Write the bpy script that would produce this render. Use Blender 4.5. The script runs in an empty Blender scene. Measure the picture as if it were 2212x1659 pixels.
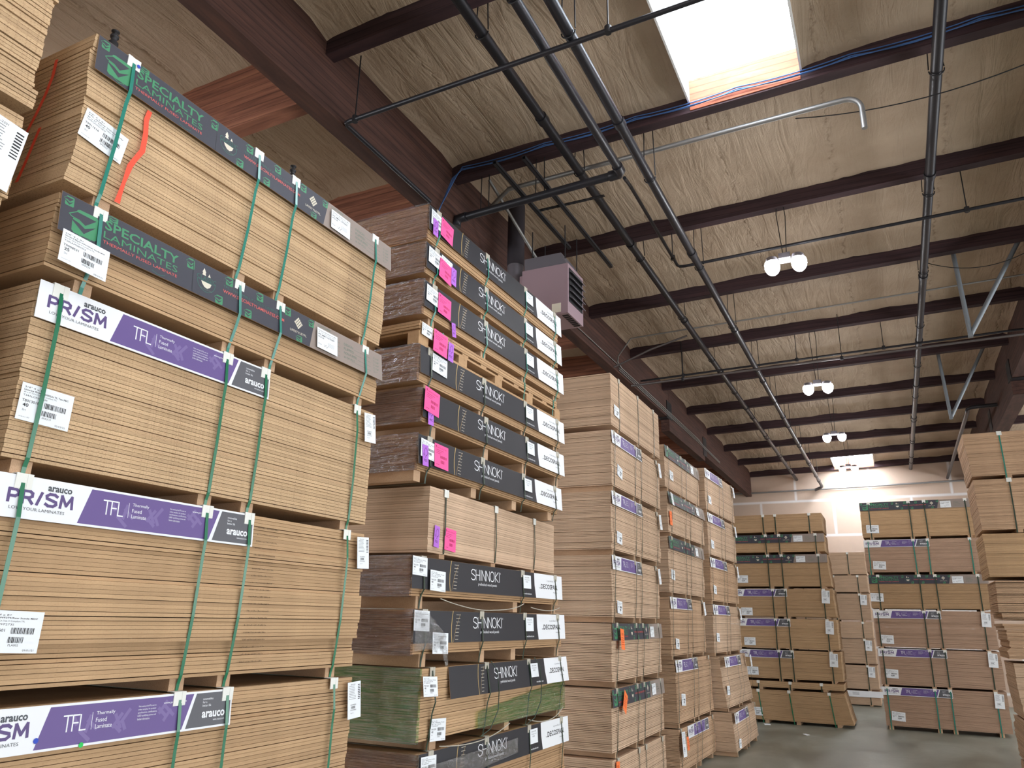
import bpy, math, random
from mathutils import Matrix, Vector
random.seed(7)
scene = bpy.context.scene
COL = scene.collection
PI = math.pi

# ------------------------------------------------------------------ materials
def srgb(r, g, b):
    f = lambda c: (c/255/12.92) if c/255 <= .04045 else ((c/255+.055)/1.055)**2.4
    return (f(r), f(g), f(b), 1)
MATS = {}
def mat(name, col, rough=.6, metal=0, spec=.4, emit=None, estr=0):
    if name in MATS: return MATS[name]
    m = bpy.data.materials.new(name); m.use_nodes = True
    b = m.node_tree.nodes['Principled BSDF']
    b.inputs['Base Color'].default_value = col
    b.inputs['Roughness'].default_value = rough
    b.inputs['Metallic'].default_value = metal
    b.inputs['Specular IOR Level'].default_value = spec
    if emit:
        b.inputs['Emission Color'].default_value = emit
        b.inputs['Emission Strength'].default_value = estr
    MATS[name] = m
    return m
def nn(m, t, **k):
    n = m.node_tree.nodes.new(t)
    for a, v in k.items(): setattr(n, a, v)
    return n
def lk(m, a, b): m.node_tree.links.new(a, b)
def ramp(m, stops):
    r = nn(m, 'ShaderNodeValToRGB'); e = r.color_ramp.elements
    while len(e) < len(stops): e.new(.5)
    for x, (p, c) in zip(e, stops): x.position = p; x.color = c
    return r
def coords(m, kind='Object', scale=(1, 1, 1), loc=(0, 0, 0)):
    t = nn(m, 'ShaderNodeTexCoord'); mp = nn(m, 'ShaderNodeMapping')
    mp.inputs['Scale'].default_value = scale; mp.inputs['Location'].default_value = loc
    lk(m, t.outputs[kind], mp.inputs['Vector']); return mp.outputs['Vector']
def noise(m, vec, scale, detail=3, rough=.6, dist=0):
    n = nn(m, 'ShaderNodeTexNoise'); n.inputs['Scale'].default_value = scale
    n.inputs['Detail'].default_value = detail; n.inputs['Roughness'].default_value = rough
    n.inputs['Distortion'].default_value = dist
    lk(m, vec, n.inputs['Vector']); return n.outputs['Fac']
def bump(m, h, strength, dist=.01):
    b = nn(m, 'ShaderNodeBump'); b.inputs['Strength'].default_value = strength
    b.inputs['Distance'].default_value = dist; lk(m, h, b.inputs['Height'])
    lk(m, b.outputs['Normal'], m.node_tree.nodes['Principled BSDF'].inputs['Normal']); return b
def mixc(m, fac, a, b, mode='MIX'):
    x = nn(m, 'ShaderNodeMix', data_type='RGBA', blend_type=mode)
    for s, i in ((fac, 0), (a, 6), (b, 7)):
        if hasattr(s, 'links'): lk(m, s, x.inputs[i])
        else: x.inputs[i].default_value = s
    return x.outputs[2]

def board_mat(name, base, dark, light, speck=.45, grain=(1, 1, 1), scale=160):
    """cut edge of wood based panel: speckled chips, each board a shade apart"""
    m = mat(name, base, .75, spec=.2)
    v = coords(m, 'Object', grain)
    n1 = noise(m, v, scale, 4, .75)
    r1 = ramp(m, [(.30, dark), (.30+speck*.35, base), (.62, base), (.78, light)])
    lk(m, n1, r1.inputs[0])
    n2 = noise(m, coords(m, 'Object', (1.2, 1.2, 8)), 2.5, 3)
    r2 = ramp(m, [(.25, (.86, .84, .82, 1)), (.75, (1.08, 1.06, 1.04, 1))]); lk(m, n2, r2.inputs[0])
    oi = nn(m, 'ShaderNodeObjectInfo')
    r3 = ramp(m, [(0, (.86, .85, .84, 1)), (1, (1.07, 1.07, 1.07, 1))]); lk(m, oi.outputs['Random'], r3.inputs[0])
    c = mixc(m, 1.0, r1.outputs[0], r2.outputs[0], 'MULTIPLY')
    c = mixc(m, 1.0, c, r3.outputs[0], 'MULTIPLY')
    lk(m, c, m.node_tree.nodes['Principled BSDF'].inputs['Base Color'])
    bump(m, n1, .35, .002)
    return m
PB = board_mat('particleboard_edge', srgb(204, 174, 138), srgb(134, 102, 72), srgb(230, 208, 174), .5, (1, 1, 1.5), 105)
PB2 = board_mat('fine_particleboard_edge', srgb(198, 166, 136), srgb(146, 112, 86), srgb(218, 192, 164), .5, scale=260)
MDF = board_mat('fibreboard_edge', srgb(192, 160, 124), srgb(164, 128, 94), srgb(208, 176, 142), .4, (1, 1, 3), 90)
PALE = board_mat('pale_panel_edge', srgb(206, 178, 152), srgb(170, 138, 112), srgb(220, 198, 174), .4, (1, 1, 3), 120)
PINK = board_mat('pinkish_panel_edge', srgb(186, 156, 134), srgb(150, 118, 98), srgb(204, 178, 156), .4, (1, 1, 2), 200)
VEN = board_mat('veneer_panel_edge', srgb(186, 152, 116), srgb(128, 94, 66), srgb(205, 172, 136), .4, (1, 1, 3), 120)
WALNUT = board_mat('brown_panel_edge', srgb(132, 96, 68), srgb(84, 58, 40), srgb(160, 122, 92), .4, (1, 1, 3), 120)
PINE = board_mat('pine_lumber', srgb(196, 160, 122), srgb(158, 120, 84), srgb(216, 186, 150), .4, (1, 6, 1), 22)

def wood_beam(name, base, dark, hue_light, s=(1, 1, 1)):
    m = mat(name, base, .7, spec=.25)
    v = coords(m, 'Object', s)
    n = noise(m, v, 3.0, 5, .65, .4)
    r = ramp(m, [(.3, dark), (.55, base), (.78, hue_light)]); lk(m, n, r.inputs[0])
    # laminations across the height
    w = nn(m, 'ShaderNodeTexWave', wave_type='BANDS', bands_direction='Z')
    w.inputs['Scale'].default_value = 4.0; w.inputs['Distortion'].default_value = .4; w.inputs['Detail'].default_value = 1
    lk(m, coords(m, 'Object'), w.inputs['Vector'])
    rw = ramp(m, [(.0, (.62, .62, .62, 1)), (.10, (1, 1, 1, 1))]); lk(m, w.outputs['Fac'], rw.inputs[0])
    # knots
    vo = nn(m, 'ShaderNodeTexVoronoi'); vo.inputs['Scale'].default_value = 3.2
    lk(m, coords(m, 'Object', (s[0]*1.2, s[1]*1.2, 2.4)), vo.inputs['Vector'])
    rk = ramp(m, [(.02, (.25, .2, .18, 1)), (.07, (1, 1, 1, 1))]); lk(m, vo.outputs['Distance'], rk.inputs[0])
    c = mixc(m, 1, r.outputs[0], rw.outputs[0], 'MULTIPLY'); c = mixc(m, .7, c, rk.outputs[0], 'MULTIPLY')
    lk(m, c, m.node_tree.nodes['Principled BSDF'].inputs['Base Color'])
    return m
GLULAM = wood_beam('glulam_beam', srgb(80, 55, 48), srgb(58, 40, 36), srgb(102, 68, 56), (3, .35, 6))
PURLIN = wood_beam('dark_backlit_purlin', srgb(62, 44, 47), srgb(48, 34, 38), srgb(76, 52, 52), (.35, 3, 6))  # brown wood, with the shade of its backlit faces put into the base
GLULAM_L = wood_beam('red_glulam_purlin', srgb(146, 96, 76), srgb(104, 66, 54), srgb(174, 120, 92), (.35, 3, 6))
PLY = wood_beam('red_plywood_curb', srgb(172, 98, 72), srgb(140, 78, 60), srgb(196, 120, 92), (.6, 2, 2))

def insulation():
    m = mat('insulation_facing', srgb(196, 172, 142), .65, spec=.25)
    P = m.node_tree.nodes['Principled BSDF']
    v = coords(m, 'Object')
    fine = noise(m, v, 45, 3, .7)
    soft = noise(m, coords(m, 'Object', (1, 1, 1)), 1.1, 4, .6)
    streak = noise(m, coords(m, 'Object', (2.0, .30, 1)), 3.0, 4, .62, .9)
    rs = ramp(m, [(.36, (.0, .0, .0, 1)), (.5, (.55, .55, .55, 1)), (.64, (1, 1, 1, 1))]); lk(m, streak, rs.inputs[0])
    # seams every 1.22 m with dirt beside them
    sep = nn(m, 'ShaderNodeSeparateXYZ'); lk(m, v, sep.inputs[0])
    mod = nn(m, 'ShaderNodeMath', operation='PINGPONG'); mod.inputs[1].default_value = .61
    off = nn(m, 'ShaderNodeMath', operation='MULTIPLY_ADD'); 
    nz = noise(m, coords(m, 'Object', (.6, 2, 1)), 2.2, 3)
    lk(m, nz, off.inputs[0]); off.inputs[1].default_value = .22; lk(m, sep.outputs[0], off.inputs[2])
    lk(m, off.outputs[0], mod.inputs[0])
    seam = ramp(m, [(0, (1, 1, 1, 1)), (.02, (.3, .3, .3, 1)), (.07, (0, 0, 0, 1))]); lk(m, mod.outputs[0], seam.inputs[0])
    base = ramp(m, [(.3, srgb(168, 146, 124)), (.7, srgb(186, 165, 143))]); lk(m, soft, base.inputs[0])
    dn = noise(m, v, 9, 5, .7)
    dr = ramp(m, [(.45, (0, 0, 0, 1)), (.62, (1, 1, 1, 1))]); lk(m, dn, dr.inputs[0])
    dirt = nn(m, 'ShaderNodeMath', operation='MULTIPLY'); lk(m, seam.outputs[0], dirt.inputs[0]); lk(m, dr.outputs[0], dirt.inputs[1])
    d2 = nn(m, 'ShaderNodeMath', operation='MULTIPLY'); lk(m, dirt.outputs[0], d2.inputs[0]); d2.inputs[1].default_value = .75
    c = mixc(m, d2.outputs[0], base.outputs[0], srgb(120, 98, 80))
    lk(m, c, P.inputs['Base Color'])
    a1 = nn(m, 'ShaderNodeMath', operation='MULTIPLY_ADD'); lk(m, rs.outputs[0], a1.inputs[0]); a1.inputs[1].default_value = 1.3
    fm = nn(m, 'ShaderNodeMath', operation='MULTIPLY'); lk(m, fine, fm.inputs[0]); fm.inputs[1].default_value = .45; lk(m, fm.outputs[0], a1.inputs[2])
    a2 = nn(m, 'ShaderNodeMath', operation='MULTIPLY_ADD'); lk(m, seam.outputs[0], a2.inputs[0]); a2.inputs[1].default_value = -.8
    lk(m, a1.outputs[0], a2.inputs[2])
    bump(m, a2.outputs[0], .5, .018)
    return m
INSUL = insulation()

def concrete():
    m = mat('polished_concrete', srgb(120, 118, 104), .32, spec=.5)
    P = m.node_tree.nodes['Principled BSDF']
    n = noise(m, coords(m, 'Object', (1, .5, 1)), .9, 6, .65, .5)
    r = ramp(m, [(.3, srgb(104, 106, 96)), (.5, srgb(130, 132, 120)), (.72, srgb(158, 160, 150))]); lk(m, n, r.inputs[0])
    s = noise(m, coords(m, 'Object', (.25, 3, 1)), 2.4, 4, .6)
    rs = ramp(m, [(.55, (1, 1, 1, 1)), (.8, (.9, .9, .89, 1))]); lk(m, s, rs.inputs[0])
    lk(m, mixc(m, 1, r.outputs[0], rs.outputs[0], 'MULTIPLY'), P.inputs['Base Color'])
    rr = ramp(m, [(.3, (.34, .34, .34, 1)), (.7, (.46, .46, .46, 1))]); lk(m, n, rr.inputs[0]); lk(m, rr.outputs[0], P.inputs['Roughness'])
    return m
CONC = concrete()

def drywall():
    m = mat('taped_drywall', srgb(196, 176, 160), .8, spec=.2)
    P = m.node_tree.nodes['Principled BSDF']
    t = nn(m, 'ShaderNodeTexCoord'); sp = nn(m, 'ShaderNodeSeparateXYZ'); lk(m, t.outputs['Object'], sp.inputs[0])
    cb = nn(m, 'ShaderNodeCombineXYZ')
    ax = nn(m, 'ShaderNodeMath', operation='ADD'); ax.inputs[1].default_value = .4; lk(m, sp.outputs[0], ax.inputs[0])
    az = nn(m, 'ShaderNodeMath', operation='ADD'); az.inputs[1].default_value = -.36; lk(m, sp.outputs[2], az.inputs[0])
    lk(m, ax.outputs[0], cb.inputs[0]); lk(m, az.outputs[0], cb.inputs[1])
    wob = noise(m, t.outputs['Object'], 3, 3)
    br = nn(m, 'ShaderNodeTexBrick'); br.offset = .5
    br.inputs['Scale'].default_value = 1; br.inputs['Brick Width'].default_value = 2.44; br.inputs['Row Height'].default_value = 1.22
    br.inputs['Mortar Size'].default_value = .07; br.inputs['Mortar Smooth'].default_value = .9
    br.inputs['Color1'].default_value = srgb(190, 166, 148); br.inputs['Color2'].default_value = srgb(198, 176, 158)
    br.inputs['Mortar'].default_value = srgb(222, 218, 216)
    lk(m, cb.outputs[0], br.inputs['Vector'])
    lk(m, mixc(m, .12, br.outputs['Color'], wob, 'MULTIPLY'), P.inputs['Base Color'])
    return m
DRY = drywall()
WALLP = mat('side_wall_paint', srgb(186, 176, 160), .85)

def film(name, tint, tint2, gl=.22, stretch=(3, 1, 14)):
    m = bpy.data.materials.new(name); m.use_nodes = True
    nt = m.node_tree; nt.nodes.clear(); out = nt.nodes.new('ShaderNodeOutputMaterial')
    tr = nt.nodes.new('ShaderNodeBsdfTransparent'); gs = nt.nodes.new('ShaderNodeBsdfGlossy'); mx = nt.nodes.new('ShaderNodeMixShader')
    gs.inputs['Roughness'].default_value = .09; gs.inputs['Color'].default_value = (.95, .95, .95, 1)
    v = coords(m, 'Object', stretch); n = noise(m, v, 6, 5, .75, 1.6)
    b = nt.nodes.new('ShaderNodeBump'); b.inputs['Strength'].default_value = 1; b.inputs['Distance'].default_value = .02
    lk(m, n, b.inputs['Height']); lk(m, b.outputs['Normal'], gs.inputs['Normal'])
    v2 = coords(m, 'Object', (stretch[0]*.6, stretch[1]*.6, stretch[2]*1.3)); n2 = noise(m, v2, 5, 4, .6, .6)
    r = ramp(m, [(.40, tint), (.62, tint2)]); lk(m, n2, r.inputs[0]); lk(m, r.outputs[0], tr.inputs['Color'])
    mx.inputs[0].default_value = gl
    lk(m, tr.outputs[0], mx.inputs[1]); lk(m, gs.outputs[0], mx.inputs[2]); lk(m, mx.outputs[0], out.inputs[0])
    return m
FILM = film('clear_shrink_film', (.48, .36, .27, 1), (.84, .72, .60, 1), .15)
GFILM = film('green_stretch_film', (.20, .58, .12, 1), (.95, .95, .80, 1), .24, (1.2, 1, 22))
CFILM = film('loose_clear_film', (.9, .9, .9, 1), (1, 1, 1, 1), .3)

M = dict(
    strap=mat('green_strap', srgb(28, 112, 78), .28, spec=.6),
    strap_d=mat('dark_green_strap', srgb(44, 62, 48), .35, spec=.5),
    strap_t=mat('teal_strap', srgb(38, 128, 112), .28, spec=.6),
    prot=mat('white_plastic_protector', srgb(232, 232, 226), .45),
    prot_g=mat('grey_plastic_protector', srgb(186, 180, 166), .5),
    paper=mat('white_label_paper', srgb(236, 240, 244), .6),
    ink=mat('black_ink', srgb(34, 34, 38), .6), ink2=mat('grey_ink', srgb(120, 122, 128), .6),
    pink=mat('pink_tag', srgb(255, 92, 160), .6), pinkd=mat('dark_pink_print', srgb(176, 40, 92), .6),
    violet=mat('violet_tag', srgb(184, 110, 216), .6), violetd=mat('violet_tag_print', srgb(62, 30, 84), .6),
    orange=mat('orange_tag', srgb(255, 128, 66), .6), oranged=mat('orange_tag_print', srgb(190, 62, 20), .6),
    white=mat('banner_white', srgb(236, 238, 242), .55), purple=mat('banner_purple', srgb(104, 84, 142), .5),
    lilac=mat('banner_lilac_strips', srgb(122, 104, 158), .5), grey=mat('banner_grey', srgb(92, 92, 98), .5),
    pgrad=mat('prism_letters', srgb(92, 74, 124), .5), dgrey=mat('dark_grey_letters', srgb(74, 78, 84), .5),
    char=mat('banner_charcoal', srgb(62, 62, 72), .55), taupe=mat('banner_taupe', srgb(150, 136, 128), .6),
    green=mat('banner_green', srgb(66, 140, 98), .5), teal=mat('banner_dim_green', srgb(52, 104, 92), .5),
    salmon=mat('banner_salmon', srgb(216, 98, 92), .5), cream=mat('banner_cream', srgb(222, 214, 196), .5),
    taupeink=mat('banner_taupe_ink', srgb(96, 118, 104), .5), card=mat('cardboard_edge', srgb(150, 116, 84), .8),
    black=mat('banner_black', srgb(40, 40, 46), .5), gold=mat('banner_gold', srgb(196, 166, 104), .45),
    red=mat('red_spray_paint', srgb(240, 84, 58), .6), blue=mat('blue_sticker', srgb(44, 74, 190), .5),
    gdot=mat('green_sticker', srgb(40, 200, 90), .5), stamp=mat('grey_edge_stamp', srgb(112, 90, 68), .8),
    pipe=mat('dark_painted_pipe', srgb(42, 41, 46), .4, .3), pipe2=mat('steel_pipe', srgb(112, 106, 106), .4, .7),
    emt=mat('galvanised_conduit', srgb(150, 148, 146), .5, .7), blk=mat('black_iron', srgb(32, 31, 34), .5),
    cable=mat('blue_cable', srgb(62, 96, 148), .5), heat=mat('mauve_heater_enamel', srgb(154, 130, 138), .45),
    heatg=mat('grey_sheet_metal', srgb(128, 124, 132), .4, .5), dark=mat('dark_interior', srgb(26, 25, 28), .7),
    brace=mat('grey_brace_tube', srgb(128, 134, 140), .5, .3), curbw=mat('white_curb_lining', srgb(224, 222, 220), .7),
    lens=mat('lamp_lens', (1, 1, 1, 1), .4, emit=(.97, .98, 1, 1), estr=84),
    sky=mat('skylight_glazing', (1, 1, 1, 1), .4, emit=(.80, .90, 1, 1), estr=15),
    sky2=mat('sunlit_skylight_glazing', (1, 1, 1, 1), .4, emit=(.80, .90, 1, 1), estr=34),
    roofd=mat('roof_deck', srgb(150, 110, 84), .8),
)

# ------------------------------------------------------------------ mesh builder
class MB:
    def __init__(s): s.v = []; s.f = []; s.m = []; s.sm = []
    def add(s, vs, fs, mi=0, smooth=False):
        o = len(s.v); s.v += [tuple(p) for p in vs]; s.f += [tuple(o+i for i in f) for f in fs]
        s.m += [mi]*len(fs); s.sm += [smooth]*len(fs); return s
    def box(s, x0, x1, y0, y1, z0, z1, mi=0):
        return s.hexa([(x0, y0, z0), (x1, y0, z0), (x1, y1, z0), (x0, y1, z0), (x0, y0, z1), (x1, y0, z1), (x1, y1, z1), (x0, y1, z1)], mi)
    def hexa(s, p, mi=0):
        return s.add(p, [(3, 2, 1, 0), (4, 5, 6, 7), (0, 1, 5, 4), (1, 2, 6, 5), (2, 3, 7, 6), (3, 0, 4, 7)], mi)
    def tube(s, pts, r, n=10, mi=0, cap=True):
        pts = [Vector(p) for p in pts]; rings = []; up = None
        for i, p in enumerate(pts):
            a = pts[max(i-1, 0)]; b = pts[min(i+1, len(pts)-1)]; t = (b-a).normalized()
            if up is None:
                up = Vector((0, 0, 1)) if abs(t.z) < .9 else Vector((1, 0, 0))
            u = t.cross(up).normalized(); w = u.cross(t).normalized(); up = w
            rr = r[i] if isinstance(r, (list, tuple)) else r
            rings.append([p+u*rr*math.cos(2*PI*k/n)+w*rr*math.sin(2*PI*k/n) for k in range(n)])
        vs = [q for R in rings for q in R]; fs = []
        for i in range(len(rings)-1):
            for k in range(n):
                fs.append((i*n+k, i*n+(k+1) % n, (i+1)*n+(k+1) % n, (i+1)*n+k))
        s.add(vs, fs, mi, True)
        if cap:
            s.add(rings[0], [tuple(range(n))], mi); s.add(rings[-1], [tuple(reversed(range(n)))], mi)
        return s
    def ribbon(s, path, w, t, x=0, dx=0, mi=0):
        """band in a y-z path (local), width along x, thickness t"""
        n = len(path); vs = []
        for i, (y, z) in enumerate(path):
            a = path[(i-1) % n]; b = path[(i+1) % n]
            ty, tz = b[0]-a[0], b[1]-a[1]; l = math.hypot(ty, tz) or 1; ny, nz = tz/l, -ty/l
            xx = x+dx*(z-path[0][1])
            vs += [(xx-w/2, y, z), (xx+w/2, y, z), (xx+w/2, y-ny*t, z-nz*t), (xx-w/2, y-ny*t, z-nz*t)]
        fs = []
        for i in range(n):
            j = (i+1) % n
            for k in range(4): fs.append((i*4+k, i*4+(k+1) % 4, j*4+(k+1) % 4, j*4+k))
        return s.add(vs, fs, mi)
    def mesh(s, name, mats):
        me = bpy.data.meshes.new(name); me.from_pydata(s.v, [], s.f)
        for m in (mats if isinstance(mats, (list, tuple)) else [mats]): me.materials.append(m)
        me.polygons.foreach_set('material_index', s.m); me.polygons.foreach_set('use_smooth', s.sm)
        me.update(); return me
    def build(s, name, mats, parent=None): return link(name, s.mesh(name, mats), parent)
def link(name, me, parent=None, loc=None, rot=None, scale=None):
    o = bpy.data.objects.new(name, me); COL.objects.link(o)
    if parent: o.parent = parent
    if loc: o.location = loc
    if rot: o.rotation_euler = rot
    if scale: o.scale = scale
    return o
def thing(name, label, cat, loc=(0, 0, 0), rz=0, group=None):
    o = bpy.data.objects.new(name, None); COL.objects.link(o); o.empty_display_size = .2
    o.location = loc; o.rotation_euler = (0, 0, rz); tag(o, label, cat, group); return o
def tag(o, label, cat, group=None):
    o['label'] = label; o['category'] = cat
    if group: o['group'] = group
    return o
def struct(o): o['kind'] = 'structure'; return o

# ------------------------------------------------------------------ flat print (text and shapes on banners and labels)
TC = {}
def text_geo(txt, bold=0.0):
    k = (txt, bold)
    if k in TC: return TC[k]
    cu = bpy.data.curves.new('t', 'FONT'); cu.body = txt; cu.size = 1; cu.resolution_u = 2; cu.offset = bold
    ob = bpy.data.objects.new('t', cu); me = bpy.data.meshes.new_from_object(ob)
    vs = [(v.co.x, v.co.y) for v in me.vertices]; fs = [tuple(p.vertices) for p in me.polygons]
    x0 = min(v[0] for v in vs); x1 = max(v[0] for v in vs); y0 = min(v[1] for v in vs); y1 = max(v[1] for v in vs)
    vs = [((a-x0)/(x1-x0), (b-y0)/(y1-y0)) for a, b in vs]
    bpy.data.objects.remove(ob); bpy.data.curves.remove(cu); bpy.data.meshes.remove(me)
    TC[k] = (vs, fs); return TC[k]
class Art(MB):
    """2D art in x (right) and z (down negative) on the plane y=0; layers step toward the viewer (-y)"""
    def __init__(s, th=.003): super().__init__(); s.th = th; s.mats = []
    def mi(s, m):
        m = M[m] if isinstance(m, str) else m
        if m not in s.mats: s.mats.append(m)
        return s.mats.index(m)
    def y(s, l):
        s.cnt = (getattr(s, 'cnt', 0)+1) % 40
        return -s.th-.0005*l-8e-6*s.cnt
    def poly(s, pts, m, l=1): yy = s.y(l); s.add([(x, yy, z) for x, z in pts], [tuple(range(len(pts)))], s.mi(m))
    def rect(s, x0, x1, z0, z1, m, l=1): s.poly([(x0, z0), (x1, z0), (x1, z1), (x0, z1)], m, l)
    def base(s, x1, h, m, edge='card'):
        s.box(0, x1, -s.th, 0, -h, 0, s.mi(edge)); s.rect(0.001, x1-.001, -h+.001, -.001, m, .4)
    def text(s, txt, x0, x1, z0, z1, m, l=2, bold=0.0, slant=0):
        vs, fs = text_geo(txt, bold)
        yy = s.y(l); s.add([(x0+(x1-x0)*a+slant*b, yy, z0+(z1-z0)*b) for a, b in vs], fs, s.mi(m))
    def line(s, pts, w, m, l=2):
        for (x0, z0), (x1, z1) in zip(pts, pts[1:]):
            d = math.hypot(x1-x0, z1-z0) or 1; ux, uz = (x1-x0)/d, (z1-z0)/d; nx, nz = -uz*w/2, ux*w/2
            e = w*.35; a = (x0-ux*e, z0-uz*e); b = (x1+ux*e, z1+uz*e)
            s.poly([(a[0]+nx, a[1]+nz), (b[0]+nx, b[1]+nz), (b[0]-nx, b[1]-nz), (a[0]-nx, a[1]-nz)], m, l)
    def glyphs(s, word, x0, x1, z0, z1, w, m, l=2, gap=.28):
        G = {'S': [[(1, .86), (.75, 1), (.3, 1), (.03, .82), (.08, .62), (.5, .5), (.92, .38), (.97, .18), (.7, 0), (.25, 0), (0, .14)]],
             'H': [[(0, 0), (0, 1)], [(.9, 0), (.9, 1)], [(0, .5), (.9, .5)]], 'I': [[(.1, 0), (.1, 1)]],
             'N': [[(0, 0), (0, 1), (.9, 0), (.9, 1)]], 'K': [[(0, 0), (0, 1)], [(.85, 1), (0, .45), (.85, 0)]],
             'O': [[(.5+.55*math.cos(t*PI/8), .5+.5*math.sin(t*PI/8)) for t in range(17)]],
             'P': [[(0, 0), (0, 1), (.55, 1), (.8, .85), (.8, .6), (.55, .45), (0, .45)]],
             'R': [[(0, 0), (0, 1), (.55, 1), (.8, .85), (.8, .6), (.55, .45), (0, .45)], [(.45, .45), (.85, 0)]],
             'M': [[(0, 0), (.08, 1), (.55, .2), (1.02, 1), (1.1, 0)]], '/': [[(0, 0), (.35, 1)]],
             'T': [[(0, 1), (.9, 1)], [(.45, 1), (.45, 0)]], 'F': [[(0, 0), (0, 1), (.7, 1)], [(0, .5), (.6, .5)]], 'L': [[(0, 1), (0, 0), (.65, 0)]]}
        W = {'I': .2, 'O': 1.1, 'M': 1.1, '/': .35, 'T': .9, 'F': .7, 'L': .65, 'P': .8, 'R': .85, 'S': .95, 'H': .9, 'N': .9, 'K': .85}
        tot = sum(W[c] for c in word)+gap*(len(word)-1); k = (x1-x0)/tot; x = x0
        for c in word:
            for st in G[c]: s.line([(x+a*k, z0+(z1-z0)*b) for a, b in st], w, m, l)
            x += (W[c]+gap)*k
    def make(s, name): return s.mesh(name, s.mats)

def box_logo(a, x, z, s, h, l=1):
    P = lambda q: [(x+s*u, z-h*v) for u, v in q]
    a.poly(P([(.26, .04), (.34, 0), (.92, -.02), (1, .06), (1, .90), (.92, .98), (.22, 1), (.13, .92), (.12, .55), (.20, .20)]), 'green', l)
    a.poly(P([(0, .33), (.25, .13), (.95, .15), (.57, .56), (.36, .44), (.08, .42)]), 'char', l+.5)
    a.poly(P([(.02, .46), (.35, .54), (.57, .66), (.94, .42), (.55, .88)]), 'char', l+.5)
    a.line(P([(.27, .10), (0, .33), (.08, .40), (.34, .42), (.57, .55), (.94, .16)]), s*.03, 'green', l+1)

def make_specialty():
    a = Art(); L, h = 2.48, .205; a.base(L, h, 'char')
    a.poly([(1.74, -.001), (L-.001, -.001), (L-.001, -h+.001), (1.69, -h+.001)], 'taupe', 1)
    box_logo(a, .012, -.012, .05, .05); box_logo(a, .045, -.055, .145, .13)
    box_logo(a, .235, -.004, .055, .03)
    a.text('SPECIALTY', .225, .655, -.088, -.036, 'green', bold=.02)
    a.text('LAMINATES', .222, .652, -.137, -.100, 'green')
    a.text('THERMALLY FUSED LAMINATE', .222, .652, -.166, -.150, 'salmon')
    a.line([(.10, -.185), (.13, -.197), (.16, -.186)], .003, 'green'); a.line([(.5, -.188), (.54, -.198), (.58, -.186)], .003, 'teal')
    a.rect(.752, .755, -h, 0, 'black', 2)
    box_logo(a, .705, -.012, .055, .06)
    cx, cz = .845, -.105
    a.line([(cx+.062*math.cos(t), cz+.062*math.sin(t)) for t in [PI+PI*i/16 for i in range(17)]], .003, 'teal')
    a.line([(cx-.062, cz), (cx+.062, cz)], .003, 'teal')
    a.text('CLASSIC', cx-.066, cx+.068, cz+.004, cz+.030, 'teal')
    a.poly([(cx-.035, cz-.004), (cx+.036, cz-.004), (cx+.028, cz-.026), (cx+.008, cz-.040), (cx-.012, cz-.036), (cx-.028, cz-.02)], 'cream', 2)
    a.poly([(cx-.03, cz+.034), (cx-.004, cz+.034), (cx-.009, cz+.05), (cx-.004, cz+.052), (cx-.017, cz+.078), (cx-.03, cz+.052), (cx-.025, cz+.05)], 'cream', 2)
    a.poly([(cx+.01, cz+.034), (cx+.028, cz+.034), (cx+.019, cz+.055)], 'cream', 2)
    a.text('2021 COLLECTION', cx-.04, cx+.04, cz-.052, cz-.044, 'taupeink', 2.5)
    for x in (.975, 1.215, 1.455): box_logo(a, x, -.006, .06, .055)
    for x in (.905, 1.125): box_logo(a, x, -.150, .06, .052)
    a.text('TFL | THERMALLY FUSED LAMINATE', .965, 1.43, -.088, -.070, 'teal')
    a.text('WWW.SPECIALTYLAMINATES.COM', .965, 1.455, -.118, -.097, 'salmon', bold=.006)
    for i in range(4):
        for j in range(4):
            u, v = i/4, j/4; q = []
            for du, dv in ((.02, .02), (.22, .02), (.22, .22), (.02, .22)):
                uu, vv = u+du, v+dv; q.append((1.585+(uu-vv)*.04, -.035-(uu+vv)*.043))
            if j == 3:
                q = [(1.585+((u+.02)-(v+.02))*.04, -.035-((u+.02)+(v+.02))*.043)]+q[1:]
            a.poly(q, 'cream')
    a.text('LIFESTYLETFL', 1.51, 1.66, -.150, -.135, 'cream')
    box_logo(a, 1.675, -.01, .055, .05); box_logo(a, 1.56, -.162, .06, .04)
    a.text('CUSTOMER', 1.77, 1.90, -.028, -.013, 'taupeink')
    for i, t in enumerate(('DESIGN', 'FLIPPED', 'NON-FLIPPED', '# OF PCS')):
        z = -.052-.032*i; w = .1+.0085*(len(t)-6); a.text(t, 2.04, 2.04+w, z-.018, z, 'taupeink')
        a.rect(2.05+w, 2.34, z-.020, z-.018, 'taupeink')
        a.rect(1.78, 2.0, z-.020, z-.018, 'taupeink')
    a.text('DATE', 1.78, 1.83, -.176, -.162, 'taupeink')
    for i, t in enumerate(('1/2"', '5/8"', '3/4"', '7/8"', '1"')):
        z = -.05-.026*i; a.text(t, 2.40, 2.44 if i < 4 else 2.42, z-.014, z, 'taupeink')
        a.line([(2.375, z), (2.387, z), (2.387, z-.013), (2.375, z-.013), (2.375, z)], .0015, 'taupeink')
    return a.make('specialty_banner')
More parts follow.
